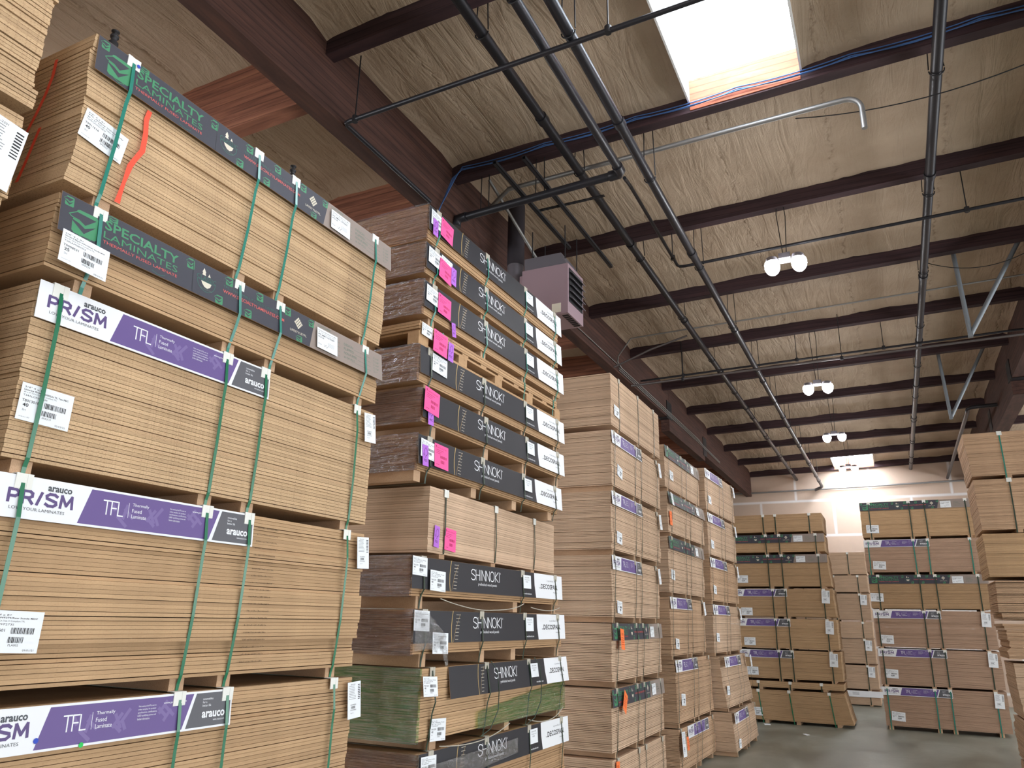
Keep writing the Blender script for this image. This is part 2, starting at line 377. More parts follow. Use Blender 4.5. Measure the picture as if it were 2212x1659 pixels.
def make_prism():
    a = Art(); L, h = 1.42, .178; a.base(L, h, 'white', 'white')
    a.poly([(.415, -.010), (1.165, -.010), (1.105, -h+.010), (.365, -h+.010)], 'purple', 1)
    rnd = random.Random(3)
    for i in range(16):
        x = .45+.62*rnd.random(); z = -.03-.11*rnd.random(); t = rnd.choice((-1.1, .9, 1.3, -.7)); q = .045+.03*rnd.random(); w = .008
        dx, dz = q/2*math.cos(t), q/2*math.sin(t); nx, nz = -math.sin(t)*w, math.cos(t)*w
        P = [(x-dx+nx, z-dz+nz), (x+dx+nx, z+dz+nz), (x+dx-nx, z+dz-nz), (x-dx-nx, z-dz-nz)]
        if all(-h+.012 < p[1] < -.012 and .43 < p[0] < 1.08 for p in P): a.poly(P, 'lilac', 1.3)
    a.poly([(1.182, -.010), (1.41, -.010), (1.41, -h+.010), (1.128, -h+.010)], 'grey', 1)
    a.text('arauco', .212, .322, -.050, -.028, 'dgrey', bold=.03)
    a.glyphs('PR/SM', .052, .33, -.112, -.062, .0125, 'pgrad', gap=.42)
    a.text('LOVE YOUR LAMINATES', .06, .30, -.142, -.129, 'dgrey')
    a.glyphs('TFL', .48, .585, -.112, -.050, .006, 'white', gap=.14)
    a.rect(.612, .614, -.115, -.045, 'white', 2)
    for i, t in enumerate(('Thermally', 'Fused', 'Laminate')):
        a.text(t, .632, .632+(.092, .053, .082)[i], -.062-.026*i, -.044-.026*i, 'white')
    for i, t in enumerate(('Visit www.prismTFL.com to', 'order samples, for product', 'specifications, certifications,', 'LEED qualifying points and', 'further information.')):
        a.text(t, .845, .845+(.098, .098, .105, .1, .068)[i], -.048-.0135*i, -.0385-.0135*i, 'white')
    a.text('www.prismTFL.com', .985, 1.12, -.045, -.033, 'white', bold=.01)
    for i, t in enumerate(('renewables', 'for a', 'better life')):
        a.text(t, 1.225, 1.225+(.066, .028, .055)[i], -.044-.0155*i, -.033-.0155*i, 'white')
    a.text('arauco', 1.225, 1.375, -.128, -.098, 'white', bold=.03)
    a.text('www.arauco.com', 1.30, 1.375, -.145, -.138, 'white')
    return a.make('prism_banner')
def make_shinnoki():
    a = Art(); L, h = 2.86, .24; a.base(L, h, 'black')
    a.line([(.575, -.0), (.560, -.05), (.548, -.11), (.545, -.18), (.552, -.238)], .008, 'gold')
    a.line([(.69, -.02), (.62, -.12), (.575, -.235)], .0025, 'gold')
    for i in range(8): a.line([(.625-.003*i, -.028-.027*i), (.69-.006*i, -.028-.027*i)], .003, 'cream')
    a.glyphs('SHINNOKI', .90, 1.42, -.130, -.045, .0075, 'white', gap=.20)
    a.line([(1.435+.006*math.cos(t*PI/4), -.052+.006*math.sin(t*PI/4)) for t in range(9)], .0022, 'white')
    a.text('prefinished wood panels', 1.02, 1.36, -.180, -.150, 'white')
    a.text('www.shinnoki.com', 1.90, 2.09, -.214, -.198, 'white', bold=.01)
    a.poly([(2.165, -.001), (L-.001, -.001), (L-.001, -h+.001), (2.195, -h+.001), (2.168, -h*.5)], 'white', 1)
    a.text('a product of', 2.47, 2.68, -.075, -.052, 'ink2')
    a.text('DECOSPAN.', 2.32, 2.74, -.146, -.098, 'ink', bold=.02); a.line([(2.28, -.140), (2.325, -.140)], .005, 'ink')
    a.text('Belgium', 2.62, 2.72, -.182, -.168, 'ink2')
    return a.make('shinnoki_banner')
def bars(a, x0, x1, z0, z1, seed, l=1, m='ink'):
    r = random.Random(seed); x = x0
    while x < x1-.004:
        w = r.choice((.0016, .0024, .004)); a.rect(x, min(x+w, x1), z0, z1, m, l); x += w+r.choice((.0016, .003))
def label_big(lines, num, qty, code, date, seed, th=.0006):
    a = Art(th); W, H = .225, .155; a.base(W, H, 'paper', 'paper')
    for i, t in enumerate(lines): a.text(t, .012, .012+(.085, .19, .14, .10)[i], -.020-.0115*i, -.0125-.0115*i, 'ink', 1, .02 if i == 1 else 0)
    a.text(num, .012, .082, -.078, -.067, 'ink', 1, .01); a.text(qty, .018, .042, -.098, -.083, 'ink', 1, .02)
    a.text('SH', .02, .034, -.116, -.107, 'ink2', 1); bars(a, .105, .20, -.085, -.062, seed); bars(a, .10, .165, -.118, -.096, seed+1)
    a.text(code, .105, .145, -.130, -.122, 'ink', 1); a.text(date, .165, .21, -.148, -.141, 'ink', 1)
    a.text(code.lower()+' 00', .012, .055, -.142, -.137, 'ink2', 1)
    return a.make('printed_label')
def label_tall(seed):
    a = Art(.0006); W, H = .14, .23; a.base(W, H, 'paper', 'paper')
    r = random.Random(seed)
    for i in range(9): a.rect(.015, .015+.055+.02*r.random(), -.028-.010*i, -.0255-.010*i, 'ink2')
    a.text('ARA-2201', .03, .08, -.020, -.012, 'ink', 1)
    for i in range(9): a.rect(.108, .132, -.025-.011*i, -.019-.011*i-.002*r.random(), 'ink')
    a.text('507239894X', .03, .09, -.148, -.140, 'ink', 1); bars(a, .035, .085, -.168, -.152, seed)
    a.text('507239-MAPLE', .028, .09, -.180, -.173, 'ink', 1); a.text('Qty 40', .03, .06, -.2, -.192, 'ink2', 1)
    return a.make('tall_label')
def label_po():
    a = Art(.0006); W, H = .215, .15; a.base(W, H, 'paper', 'paper')
    a.text('Northwest Specialty Prod.  MILL', .012, .2, -.022, -.013, 'ink', 1, .01)
    a.text('48" wide Cabinet Maple & Birch', .012, .19, -.034, -.027, 'ink', 1)
    a.text('PO #MO 1372505', .012, .18, -.053, -.040, 'ink', 1, .02); a.text('PCS 25', .012, .07, -.070, -.059, 'ink', 1, .02)
    a.text('Exp', .014, .045, -.125, -.112, 'ink2', 1); a.line([(.07, -.11), (.08, -.125), (.09, -.105), (.1, -.128), (.115, -.108)], .002, 'ink', 1)
    for i in range(4): a.rect(.11, .18, -.086-.008*i, -.0845-.008*i, 'ink2')
    return a.make('order_label')
def tag_pink():
    a = Art(.0006); W, H = .185, .17; a.base(W, H, 'pink', 'pink')
    a.text('CHAIN OF CUSTODY CERT', .03, .16, -.03, -.02, 'pinkd', 1); a.poly([(.012, -.012), (.03, -.014), (.02, -.034)], 'pinkd')
    for i in range(3): a.rect(.02, .12-.02*i, -.045-.012*i, -.042-.012*i, 'pinkd')
    bars(a, .075, .165, -.098, -.078, 5, 1, 'pinkd'); bars(a, .08, .13, -.135, -.112, 6, 1, 'pinkd')
    a.rect(.02, .06, -.15, -.147, 'pinkd'); return a.make('pink_tag')
def tag_violet():
    a = Art(.0006); W, H = .085, .17; a.base(W, H, 'violet', 'violet')
    a.line([(.012, -.07), (.02, -.09), (.028, -.08), (.024, -.05), (.036, -.028), (.052, -.022), (.066, -.042), (.07, -.07), (.058, -.085), (.048, -.082)], .003, 'violetd')
    a.line([(.045, -.082), (.045, -.1), (.036, -.1)], .003, 'violetd')
    a.text('FSC', .02, .066, -.135, -.115, 'violetd', 1, .01); return a.make('violet_tag')
def tag_orange():
    a = Art(.0006); W, H = .12, .19; a.base(W, H, 'orange', 'orange')
    a.text('HOLD', .03, .09, -.06, -.035, 'oranged', 1, .02)
    for i in range(4): a.rect(.02, .095, -.085-.02*i, -.080-.02*i, 'oranged')
    return a.make('orange_tag')
def label_small():
    a = Art(.0006); W, H = .17, .125; a.base(W, H, 'paper', 'paper')
    a.text('5/8 4x10 MR', .03, .13, -.028, -.016, 'ink', 1); a.text('Microshim Oak 2', .03, .14, -.048, -.037, 'ink2', 1); a.text('PRIME', .05, .1, -.07, -.058, 'ink2', 1)
    return a.make('small_label')
BAN = dict(spec=make_specialty(), prism=make_prism(), shin=make_shinnoki())
LAB = dict(
    a=label_big(('3/4" 4 x 8+', 'TFL Galaxy White Poly', '49 x 97 TSCA Title VI', 'T34WGAW0710EW'), 'T0011616', '40', 'SPE023', '08/24/21', 11),
    b=label_big(('5/8" 4 x 8+', 'Standard Maple WF273/Raw Suede MDF', '49 x 97 TSCA Title VI Compliant TFL', 'T58SAM0800SS'), 'T0008531', '25', 'SPE023', '08/24/21', 12),
    c=label_big(('3/4" 4 x 8+', 'Licorice Groove D0023s TL Tex PBC', '49 x 97 TSCA Title VI Compliant TFL', 'T34ALGR0023M'), 'T8013018', '40', 'ARAUCO', '02/03/22', 13),
    d=label_big(('3/4" 4 x 8+', 'Maple WF273/Raw Suede MDF', '49 x 97 TSCA Title VI Compliant TFL', 'T34MWF273S'), 'T0009601', '44', 'FLA002', '09/01/21', 14),
    g=label_big(('3/4" 4 x 8+', 'TFL White Poly', '49 x 97 TSCA', 'T34W'), 'T0012255', '40', 'SPE011', '01/11/22', 15),
    tall=label_tall(4), po=label_po(), pink=tag_pink(), violet=tag_violet(), orange=tag_orange(), small=label_small())
# loose dots
def disc_mesh(name, r, m, n=14):
    b = MB(); b.add([(r*math.cos(2*PI*i/n), 0, r*math.sin(2*PI*i/n)) for i in range(n)]+[(r*math.cos(2*PI*i/n), -.0006, r*math.sin(2*PI*i/n)) for i in range(n)],
                    [tuple(range(n, 2*n))]+[(i, (i+1) % n, n+(i+1) % n, n+i) for i in range(n)]); return b.mesh(name, m)

# ------------------------------------------------------------------ bundles of panels
BM = {}
def board_mesh(L, W, m):
    k = (L, W, m.name)
    if k not in BM:
        b = MB(); b.box(0, L, 0, W, 0, .018); BM[k] = b.mesh('board', m)
    return BM[k]
def runner_mesh(W, h, m=None):
    k = ('r', W, round(h, 3), (m or PB2).name)
    if k not in BM: b = MB(); b.box(-.045, .045, .012, W-.012, 0, h); BM[k] = b.mesh('runner', m or PB2)
    return BM[k]
def protector_mesh(m):
    k = ('p', m.name)
    if k not in BM:
        b = MB(); b.box(-.036, .036, -.0028, 0, -.062, .0028); b.box(-.036, .036, 0, .05, 0, .0028)
        b.box(-.036, -.012, -.0045, -.0028, -.060, .0028); b.box(.012, .036, -.0045, -.0028, -.060, .0028)
        BM[k] = b.mesh('corner_protector', m)
    return BM[k]
SPOTS = dict(spec=(.2, 1.09, 1.42, 2.28), prism=(.10, 1.08, 1.385, 2.26), plain=(.35, 1.25, 2.1), shin=(.16, 1.05, 1.90, 2.68))

def bundle(X, Y, yaw_deg, zrest, zb, zt, label, group, face='x', L=2.464, W=1.235, m=PB, banner=None, straps=None, strapm='strap',
           t=.0195, labels=(), jit=.002, grp=.006, one=False, prot='prot', lean=0, tilt=4, prof=None, seed=0, runners=None, bx=0, gapy=.0021, ban_z=0, bsx=1, rm=None, runy=1):
    """a strapped pack of panels; local x runs along the long face left to right, local y goes inward"""
    rnd = random.Random(seed*977+int(zt*1000))
    rz = (PI/2-math.radians(yaw_deg)) if face == 'x' else -math.radians(yaw_deg)
    th = thing('panel_bundle', label, 'panel bundle', (X, Y, zrest), rz, group)
    h0 = zb-zrest; H = zt-zb; n = max(2, round(H/t)); step = H/n
    mesh = board_mesh(L, W, m); gy = gx = 0; left = 0; mb = MB(); front = {}
    ds = []
    for i in range(n):
        if left <= 0: left = rnd.randint(3, 9); gy = rnd.uniform(-grp, grp); gx = rnd.uniform(-grp, grp); gapbig = True
        else: gapbig = False
        left -= 1
        dy = gy+rnd.uniform(-jit, jit); dx = gx+rnd.uniform(-jit, jit)
        f = (i+.5)/n
        if prof: q = prof(f); dx += q[0]; dy += q[1]
        z = h0+i*step; sh = step-(gapy*2.0 if gapbig else gapy*(.35+.9*rnd.random()))
        ds.append((z, dy))
        if one: mb.box(dx, L+dx, dy, W+dy, z, z+sh)
        else:
            link('board', mesh, th, (dx, dy, z), None, (1, 1, sh/.018))
    if one: mb.build('board_stack', m, th)
    fmin = min(d for z, d in ds)
    # runners under the pack
    sp = straps if straps is not None else SPOTS[banner or 'plain']
    rs = runners if runners is not None else sp
    if h0 > .012:
        rme = runner_mesh(W, h0-.002, rm)
        off = prof(0.01) if prof else (0, 0)
        for x in rs: link('runner', rme, th, (min(max(x, .05), L-.05)+off[0]*runy, off[1]*runy, 0.001))
    bh = 0
    if banner:
        bh = {'spec': .205, 'prism': .178, 'shin': .24}[banner]
        o = link('printed_banner', BAN[banner], th, (bx, min(-.001, fmin)-.002, h0+H-.001+ban_z), (math.radians(-tilt), 0, 0), (bsx, 1, 1))
    bt = bh*math.sin(math.radians(tilt))+.008 if banner else .006
    for k, x in enumerate(sp):
        dx = rnd.uniform(-.012, .012)+lean
        y0 = min(-.001, fmin)-(.006 if banner else .003); zT = h0+H+.003
        yb = prof(.02)[1] if prof else 0
        bow = .006*rnd.random()
        path = [(y0, zT)]
        if banner: path += [(y0-bt-.002, zT-bh), (y0-.012-bow, zT-bh-.08)] if H > bh+.12 else [(y0-bt-.002, max(zT-bh, h0+.02))]
        if H > bh+.3: path += [(y0-.006-bow+yb*.5, h0+H*.35)]
        path += [(yb-.008, h0+.012)]
        if h0 > .04: path += [(.004+yb*runy, h0*.55), (.008+yb*runy, .0015)]
        else: path += [(yb, h0-.0018)]
        path += [(W+yb-.01, path[-1][1]), (W+.01, h0+H+.003)]
        b = MB(); b.ribbon(path, .019 if one is False else .024, .0012, x, dx)
        b.build('strap', M[strapm], th)
        if prot: link('corner_protector', protector_mesh(M[prot]), th, (x+rnd.uniform(-.006, .006), y0-.001, zT+.001))
    for lb in labels:
        k, x, dz = lb[0], lb[1], lb[2]; rot = lb[3] if len(lb) > 3 else 0; sc = lb[4] if len(lb) > 4 else 1; out = lb[5] if len(lb) > 5 else 0
        zl = h0+H-dz
        near = [d for z, d in ds if zl-.17*sc <= z <= zl+.02] or [0]
        yy = min(near)-.0035
        ba = dz < bh and banner
        if ba: yy = min(-.001, fmin)-.0095-(dz+.08)*math.sin(math.radians(tilt))
        o = link({'pink': 'pink_tag', 'violet': 'violet_tag', 'orange': 'orange_tag'}.get(k, 'paper_label'), LAB[k], th, (x, yy-out, zl), (math.radians(-tilt if ba else -1.5), math.radians(rot), 0), (sc, 1, sc))
        if k in ('pink', 'violet', 'orange'): o['label'] = {'pink': 'pink paper tag', 'violet': 'violet paper tag', 'orange': 'orange paper tag'}[k]
    return th

# ---- first stack (nearest complete one at left)
G1 = 'panel bundles of the large left front stack'
def pA(f): return (.02*math.sin(f*5), -.006 if f > .58 else .008)
A = bundle(-3.25, 1.84, .45, 4.095, 4.165, 4.975, 'topmost bundle of the large left front stack, red spray line down its panels', G1,
       m=PB, banner='spec', labels=(('a', .03, .40, 8, 1.05), ('po', 1.76, .045, 1, .95)), strapm='strap_t', seed=1, lean=.02, prof=pA, tilt=5)
B = bundle(-3.25, 1.83, .38, 3.652, 3.715, 4.090, 'thin fibreboard bundle with a full length charcoal banner, under the red-sprayed one', G1,
       m=MDF, banner='spec', labels=(('b', .01, .20, 3, 1.05, .016), ('po', 1.75, .04, 1, .95)), strapm='strap_t', seed=2, jit=.002, grp=.008, tilt=7, lean=.01, ban_z=.002)
C_ = bundle(-3.25, 1.825, .25, 2.790, 2.850, 3.645, 'coarse particleboard bundle with purple banner, third from top of the left front stack', G1,
       m=PB, banner='prism', labels=(('c', .02, .47, 1.5, 1.05), ('tall', 2.33, .03, -4, .9, .006)), seed=3, tilt=3, lean=-.01)
def pD(f): return (0, .03 if .12 < f < .2 else (.014 if f < .12 else (-.006 if f < .78 else .006)))
D_ = bundle(-3.25, 1.825, .2, 1.875, 1.935, 2.785, 'tall smooth fibreboard bundle with grey stamped edges and purple banner, left front stack', G1,
       m=MDF, banner='prism', labels=(('d', .07, .54, 2, 1.05), ('tall', 2.35, .03, -3, .9, .006)), seed=4, jit=.0025, grp=.010, tilt=3, prof=pD, bx=.0)
def pE(f): return (0, 0 if f > .45 else -.012+.02*f)
E_ = bundle(-3.25, 1.825, .2, 1.000, 1.060, 1.868, 'lowest visible bundle of left front stack, purple banner with blue and green dot stickers', G1,
       m=MDF, banner='prism', labels=(('tall', 2.38, .03, -3, .95, .006),), seed=5, jit=.002, grp=.008, tilt=3, lean=-.01)
bundle(-3.25, 1.825, .2, 0, .09, .999, 'bottom fibreboard bundle standing on the floor under the large left front stack', G1, m=MDF, straps=SPOTS['prism'], seed=6, one=True)
# red spray paint: on the long face and on the end face of the top bundle
def spray(parent, pts, w, plane):
    b = MB()
    vs = []; r = random.Random(5)
    for (u, z) in pts:
        ww = w*.8*(.75+.5*r.random())
        for s in (-1, 1):
            vs.append((u+s*ww/2, -.0165, z) if plane == 'f' else (-.031, u+s*ww/2, z))
    n = len(pts); b.add(vs, [(2*i, 2*i+1, 2*i+3, 2*i+2) for i in range(n-1)])
    return b.build('spray_paint_line', M['red'], parent)
spray(A, [(.335, .66), (.325, .60), (.335, .52), (.335, .42), (.30, .34), (.285, .30), (.27, .2), (.26, .12), (.255, .075)], .032, 'f')
spray(A, [(.245, .80), (.245, .70), (.27, .60), (.31, .50), (.36, .40)], .03, 'e')
spray(A, [(.25, .40), (.28, .30), (.31, .2), (.34, .12)], .03, 'e')
o = link('round_sticker', disc_mesh('sticker', .011, M['blue']), E_, (.37, -.0225, E_.location.z*0+.735)); o['label'] = 'blue dot sticker'
o = link('round_sticker', disc_mesh('sticker', .011, M['gdot']), E_, (.575, -.0245, .695)); o['label'] = 'green dot sticker'
o = link('round_sticker', disc_mesh('sticker', .010, M['blue']), A, (.222, -.0275, .852)); o['label'] = 'blue dot sticker'
# grey printed code stamps on panel edges of the fourth bundle
def stamps(parent, x, z0, z1, n, seed, w=.17):
    r = random.Random(seed); b = MB()
    for i in range(n):
        z = z0+(z1-z0)*i/(n-1); xx = x+r.uniform(-.004, .004)-.02*(1-i/n)
        for k in range(16):
            a = xx+k*w/16; hh = .004+.004*r.random(); b.add([(a, -.0185, z), (a+w/34+r.random()*.003, -.0185, z), (a+w/34, -.0185, z+hh), (a, -.0185, z+hh)], [(0, 1, 2, 3)])
    o = b.build('edge_stamp', M['stamp'], parent); o['kind'] = 'stuff'
stamps(D_, 1.46, .12, .84, 20, 3)
stamps(A, 2.02, .10, .62, 22, 4, .2)
# black fittings on the very top
for (y, nm) in ((1.84+.10, 'near'), (1.84+1.43, 'far')):
    b = MB(); prof_ = [(0, .030), (.05, .030), (.06, .018), (.085, .018), (.09, .026), (.105, .026), (.112, .010), (.13, .010), (.135, .024), (.142, .026), (.150, .012)]
    b.tube([(0, 0, z) for z, r in prof_], [r for z, r in prof_], 14)
    o = b.build('upright_fitting', M['blk']); o.location = (-3.275, y, 4.982); o.scale = (.8, .8, .75)
    tag(o, 'small black bottle-shaped fitting on the %s of the red-sprayed top bundle' % ('near corner' if nm == 'near' else 'middle'), 'fitting', 'black fittings on the top bundle')

# ---- column at the left edge, closest to the camera
G0 = 'panel bundles of the stack at the left picture edge'
def p0(f): return (-.05*(1-f)+.01, .012*math.sin(f*9))
P0 = dict(L=2.464, m=PB, strapm='strap')
bundle(-3.25, -.84, 0, 4.345, 4.395, 5.30, 'coarse particleboard bundle filling the top left corner of the picture, one green strap', G0, straps=(.3, 1.2, 2.16), seed=10, grp=.014, jit=.004, lean=-.03, gapy=.003, **P0)
bundle(-3.25, -.85, 0, 3.50, 3.545, 4.340, 'particleboard bundle at left edge below the top corner one, tall label at its far end', G0, straps=(.3, 1.2, 2.02), labels=(('tall', 2.29, .05, 6, 1.4, .004),), seed=11, grp=.012, gapy=.0025, **P0)
bundle(-3.25, -.85, 0, 2.60, 2.66, 3.495, 'particleboard bundle at left edge beside the coarse third bundle', G0, straps=(.3, 1.2, 2.1), seed=12, one=True, **P0)
bundle(-3.25, -.85, 0, 1.70, 1.76, 2.595, 'particleboard bundle beside the stamped fibreboard one, outside the picture edge', G0, straps=(.3, 1.2, 2.1), seed=13, one=True, **P0)
bundle(-3.25, -.85, 0, .85, .91, 1.695, 'second particleboard bundle from the floor outside the picture edge', G0, straps=(.3, 1.2, 2.1), seed=14, one=True, **P0)
bundle(-3.25, -.85, 0, 0, .09, .845, 'particleboard bundle on the floor outside the left picture edge', G0, straps=(.3, 1.2, 2.1), seed=15, one=True, **P0)

# ---- second stack: black banners
G2 = 'bundles of the stack with black banners'
LS, WS = 2.79, 1.24
def wrap(parent, h0, H, m=FILM, front=.0, seed=0, drop=.0, L=LS, W=WS):
    """crinkled film over the near end of a bundle and round its corner"""
    r = random.Random(seed); b = MB(); nu, nv = 44, 14; vs = []
    import mathutils
    for j in range(nv+1):
        for i in range(nu+1):
            s = i/nu*(W+front+.02); z = h0-.01+(H+.014)*j/nv-drop*(1-j/nv)
            q = mathutils.noise.noise(Vector((s*7, z*38+seed*3, seed)))*.008+mathutils.noise.noise(Vector((s*30, z*60, seed+5)))*.003
            if s < W+.01: vs.append((-.022-q, W+.01-s, z))
            else: vs.append((s-W-.02, -.020-q*.5, z))
    fs = [(j*(nu+1)+i, j*(nu+1)+i+1, (j+1)*(nu+1)+i+1, (j+1)*(nu+1)+i) for j in range(nv) for i in range(nu)]
    b.add(vs, fs, 0, True); return b.build('plastic_wrap', m, parent)
def sb(Y, yaw, zrest, zb, zt, label, seed, labels=(), m=VEN, banner='shin', wrapm=FILM, tilt=3, X=-3.25, straps=None, **k):
    o = bundle(X, Y, yaw, zrest, zb, zt, label, G2, L=LS, W=WS, m=m, banner=banner, labels=labels, seed=seed, strapm='strap_d' if 'sm' not in k else k.pop('sm'),
               prot='prot_g', tilt=tilt, jit=.003, grp=.006, straps=straps, t=.0185, **k)
    if wrapm: wrap(o, zb-zrest, zt-zb, wrapm, seed=seed)
    return o
LG = ('g', .03, .03, 4, .95)
SM = ('small', 1.90, .035, 0, 1)
sb(4.85, .7, 5.296, 5.325, 5.652, 'topmost shrink-wrapped bundle with a black banner, just under the grey and mauve heater', 21, (LG, ('violet', .05, .11, 2, .95, .004), ('pink', .19, .03, 8, 1.1, .004), SM), sm='strap_t')
sb(4.845, .9, 4.955, 5.010, 5.292, 'second bundle from top of black banner stack, pink tag left of a violet tag', 22, (LG, ('g', .23, .02, 4, .8), ('pink', .20, .06, 8, 1.1, .006), ('violet', .38, .07, 4, 1, .008), SM), sm='strap_t')
sb(4.85, 1.4, 4.575, 4.640, 4.945, 'third bundle from top of black banner stack, crumpled violet tag hanging from its lower edge', 23, (LG, ('pink', .20, .04, 4, 1.1, .006), ('violet', .42, .24, -8, .75, .02), SM), sm='strap_t')
# thin bundle on a wooden pallet
S4 = bundle(-3.25, 4.83, 1.7, 4.372, 4.505, 4.573, 'thin bundle on an open pine pallet in the black banner stack', G2, L=2.7, W=1.2, m=PINE, straps=(.35, 1.9, 2.6),
            runners=(), strapm='strap_t', prot=None, labels=(('g', .02, .01, 3, .7, .01), ('pink', .17, .02, 4, 1.15, .03), ('violet', .40, .06, 3, 1, .028)), seed=24, jit=.003, grp=.003)
b = MB(); ph = .13
for y in (.0, .55, 1.09):
    b.box(0, 2.78, y, y+.11, 0, .018); b.box(0, 2.78, y, y+.11, ph-.040, ph-.020)
for x in (0, .62, 1.28, 1.95, 2.64):
    for y in (.0, .55, 1.09): b.box(x, x+.14, y, y+.11, .018, ph-.040)
for i in range(9): b.box(.02+i*.33, .12+i*.33, 0, 1.2, ph-.020, ph-.001)
b.build('pallet', PINE, S4)
sb(4.84, 1.6, 4.020, 4.060, 4.368, 'shrink-wrapped bundle with black banner directly below the open pine pallet', 25, (('g', .18, .02, 3, 1), SM), bx=.01)
sb(4.92, 1.0, 3.636, 3.740, 4.016, 'black banner bundle with a pink tag over a violet tag, second below the pine pallet', 26, (('pink', .01, -.02, 6, 1.2, .01), ('violet', .06, .13, 0, .95, .005), SM), runners=(.2, 1.1, 1.9, 2.7))
sb(4.885, .6, 3.258, 3.345, 3.632, 'black banner bundle with separate violet and pink tags, on blocks above the plain bundle', 27, (LG, ('violet', .04, .08, 0, 1, .004), ('pink', .22, .03, 2, 1.15, .004), SM), runners=(.02, .95, 1.75, 2.6), tilt=4)
S8 = bundle(-3.25, 5.12, -2.3, 2.70, 2.735, 3.254, 'plain tan bundle without a banner, violet and pink tags side by side on its face', G2, L=LS, W=WS, m=PALE, straps=(.26, 1.24, 2.2), strapm='strap_d', seed=28, jit=.001, grp=.002,
            labels=(('violet', .09, .30, 6, 1, .004), ('pink', .26, .30, 3, 1.05, .004)), gapy=.0012)
sb(4.90, .6, 2.308, 2.400, 2.692, 'shrink-wrapped black banner bundle with two white labels, right under the plain tan one', 29, (('g', .0, .0, 2, .9), ('g', .23, .09, 2, 1, .01), SM), runners=(.16, 1.8, 2.7), straps=(.16, 1.9, 2.68))
S10 = sb(4.965, .8, 1.890, 1.985, 2.300, 'black banner bundle with torn clear film hanging from its labels', 30, (('g', .0, .0, 2, .95), ('g', .24, .16, 2, 1, .012), SM), runners=(.18, 1.1, 1.7, 2.7))
def pG(f): return (0, 0)
S11 = sb(5.105, 0, 1.300, 1.375, 1.880, 'thick bundle wrapped in green stretch film under a torn black banner', 31, (('g', -.02, .05, 3, .9, .012), ('g', .17, .36, 3, 1, .006), SM), m=MDF, wrapm=None, tilt=8, runners=(.25, 1.5, 2.7), bx=.40, bsx=.86)
wrap(S11, .075, .505, GFILM, seed=31)
b = MB(); vs = []
nu, nv = 30, 10
import mathutils
for j in range(nv+1):
    for i in range(nu+1):
        u = .9+1.9*i/nu; z = .075+(.13+.16*i/nu)*j/nv
        vs.append((u, -.020-.004*mathutils.noise.noise(Vector((u*4, z*30, 2))), z))
b.add(vs, [(j*(nu+1)+i, j*(nu+1)+i+1, (j+1)*(nu+1)+i+1, (j+1)*(nu+1)+i) for j in range(nv) for i in range(nu)], 0, True)
b.build('plastic_wrap', GFILM, S11)
S12 = sb(5.13, .1, .610, .68, 1.296, 'lowest visible black banner bundle, loose clear film stretched across its banner', 32, (('g', .02, .02, 2, .95), SM), m=VEN, runners=(.25, 1.4, 2.7))
sb(5.13, .1, 0, .09, .606, 'floor bundle hidden under the black banner stack', 33, (), banner=None, straps=SPOTS['shin'], wrapm=None, one=True)
# loose film pieces
def loose(parent, quads, name='loose_film'):
    b = MB()
    for (x0, z0, x1, z1, x2, z2, x3, z3) in quads:
        n = 8; vs = []
        for j in range(n+1):
            for i in range(n+1):
                u, v = i/n, j/n
                x = (x0*(1-u)+x1*u)*(1-v)+(x3*(1-u)+x2*u)*v; z = (z0*(1-u)+z1*u)*(1-v)+(z3*(1-u)+z2*u)*v
                vs.append((x, -.045-.012*mathutils.noise.noise(Vector((x*22, z*22, 1))), z))
        b.add(vs, [(j*(n+1)+i, j*(n+1)+i+1, (j+1)*(n+1)+i+1, (j+1)*(n+1)+i) for j in range(n) for i in range(n)], 0, True)
    return b.build(name, CFILM, parent)
loose(S10, [(-.02, .41, .14, .40, .40, .24, .30, .10), (-.02, .41, .30, .10, .2, .13, -.02, .12), (.30, .2, .42, .24, .47, .0, .43, .0)])
loose(S12, [(.05, .60, 1.6, .62, 1.6, .50, .05, .42)])

def tail(parent, pts, r=.004, m='strap_d', name='loose_strap'):
    b = MB(); b.tube(pts, r, 6); b.build(name, M[m], parent)
def sagpts(x0, x1, z0, z1, sag, y=-.02, n=10): return [(x0+(x1-x0)*i/n, y-.03*math.sin(PI*i/n), z0+(z1-z0)*i/n-sag*4*(i/n)*(1-i/n)) for i in range(n+1)]
tail(S10, sagpts(.35, 1.25, .50, .43, .03), m='prot_g'); tail(S10, sagpts(1.25, 1.85, .43, .50, .015), m='prot_g'); tail(S10, sagpts(2.0, 2.7, .47, .48, .03), m='prot_g')
tail(S11, sagpts(.3, 1.5, .02, .06, .05), m='prot_g'); tail(S11, sagpts(1.9, 2.75, .05, .09, .06), m='prot_g')
for xx in (1.05, 1.95): tail(S11, [(xx, -.05, .60), (xx+.05, -.09, .52), (xx+.10, -.085, .35), (xx+.12, -.07, .2), (xx+.02, -.05, .06), (xx-.1, -.03, .02)], m='strap_d')
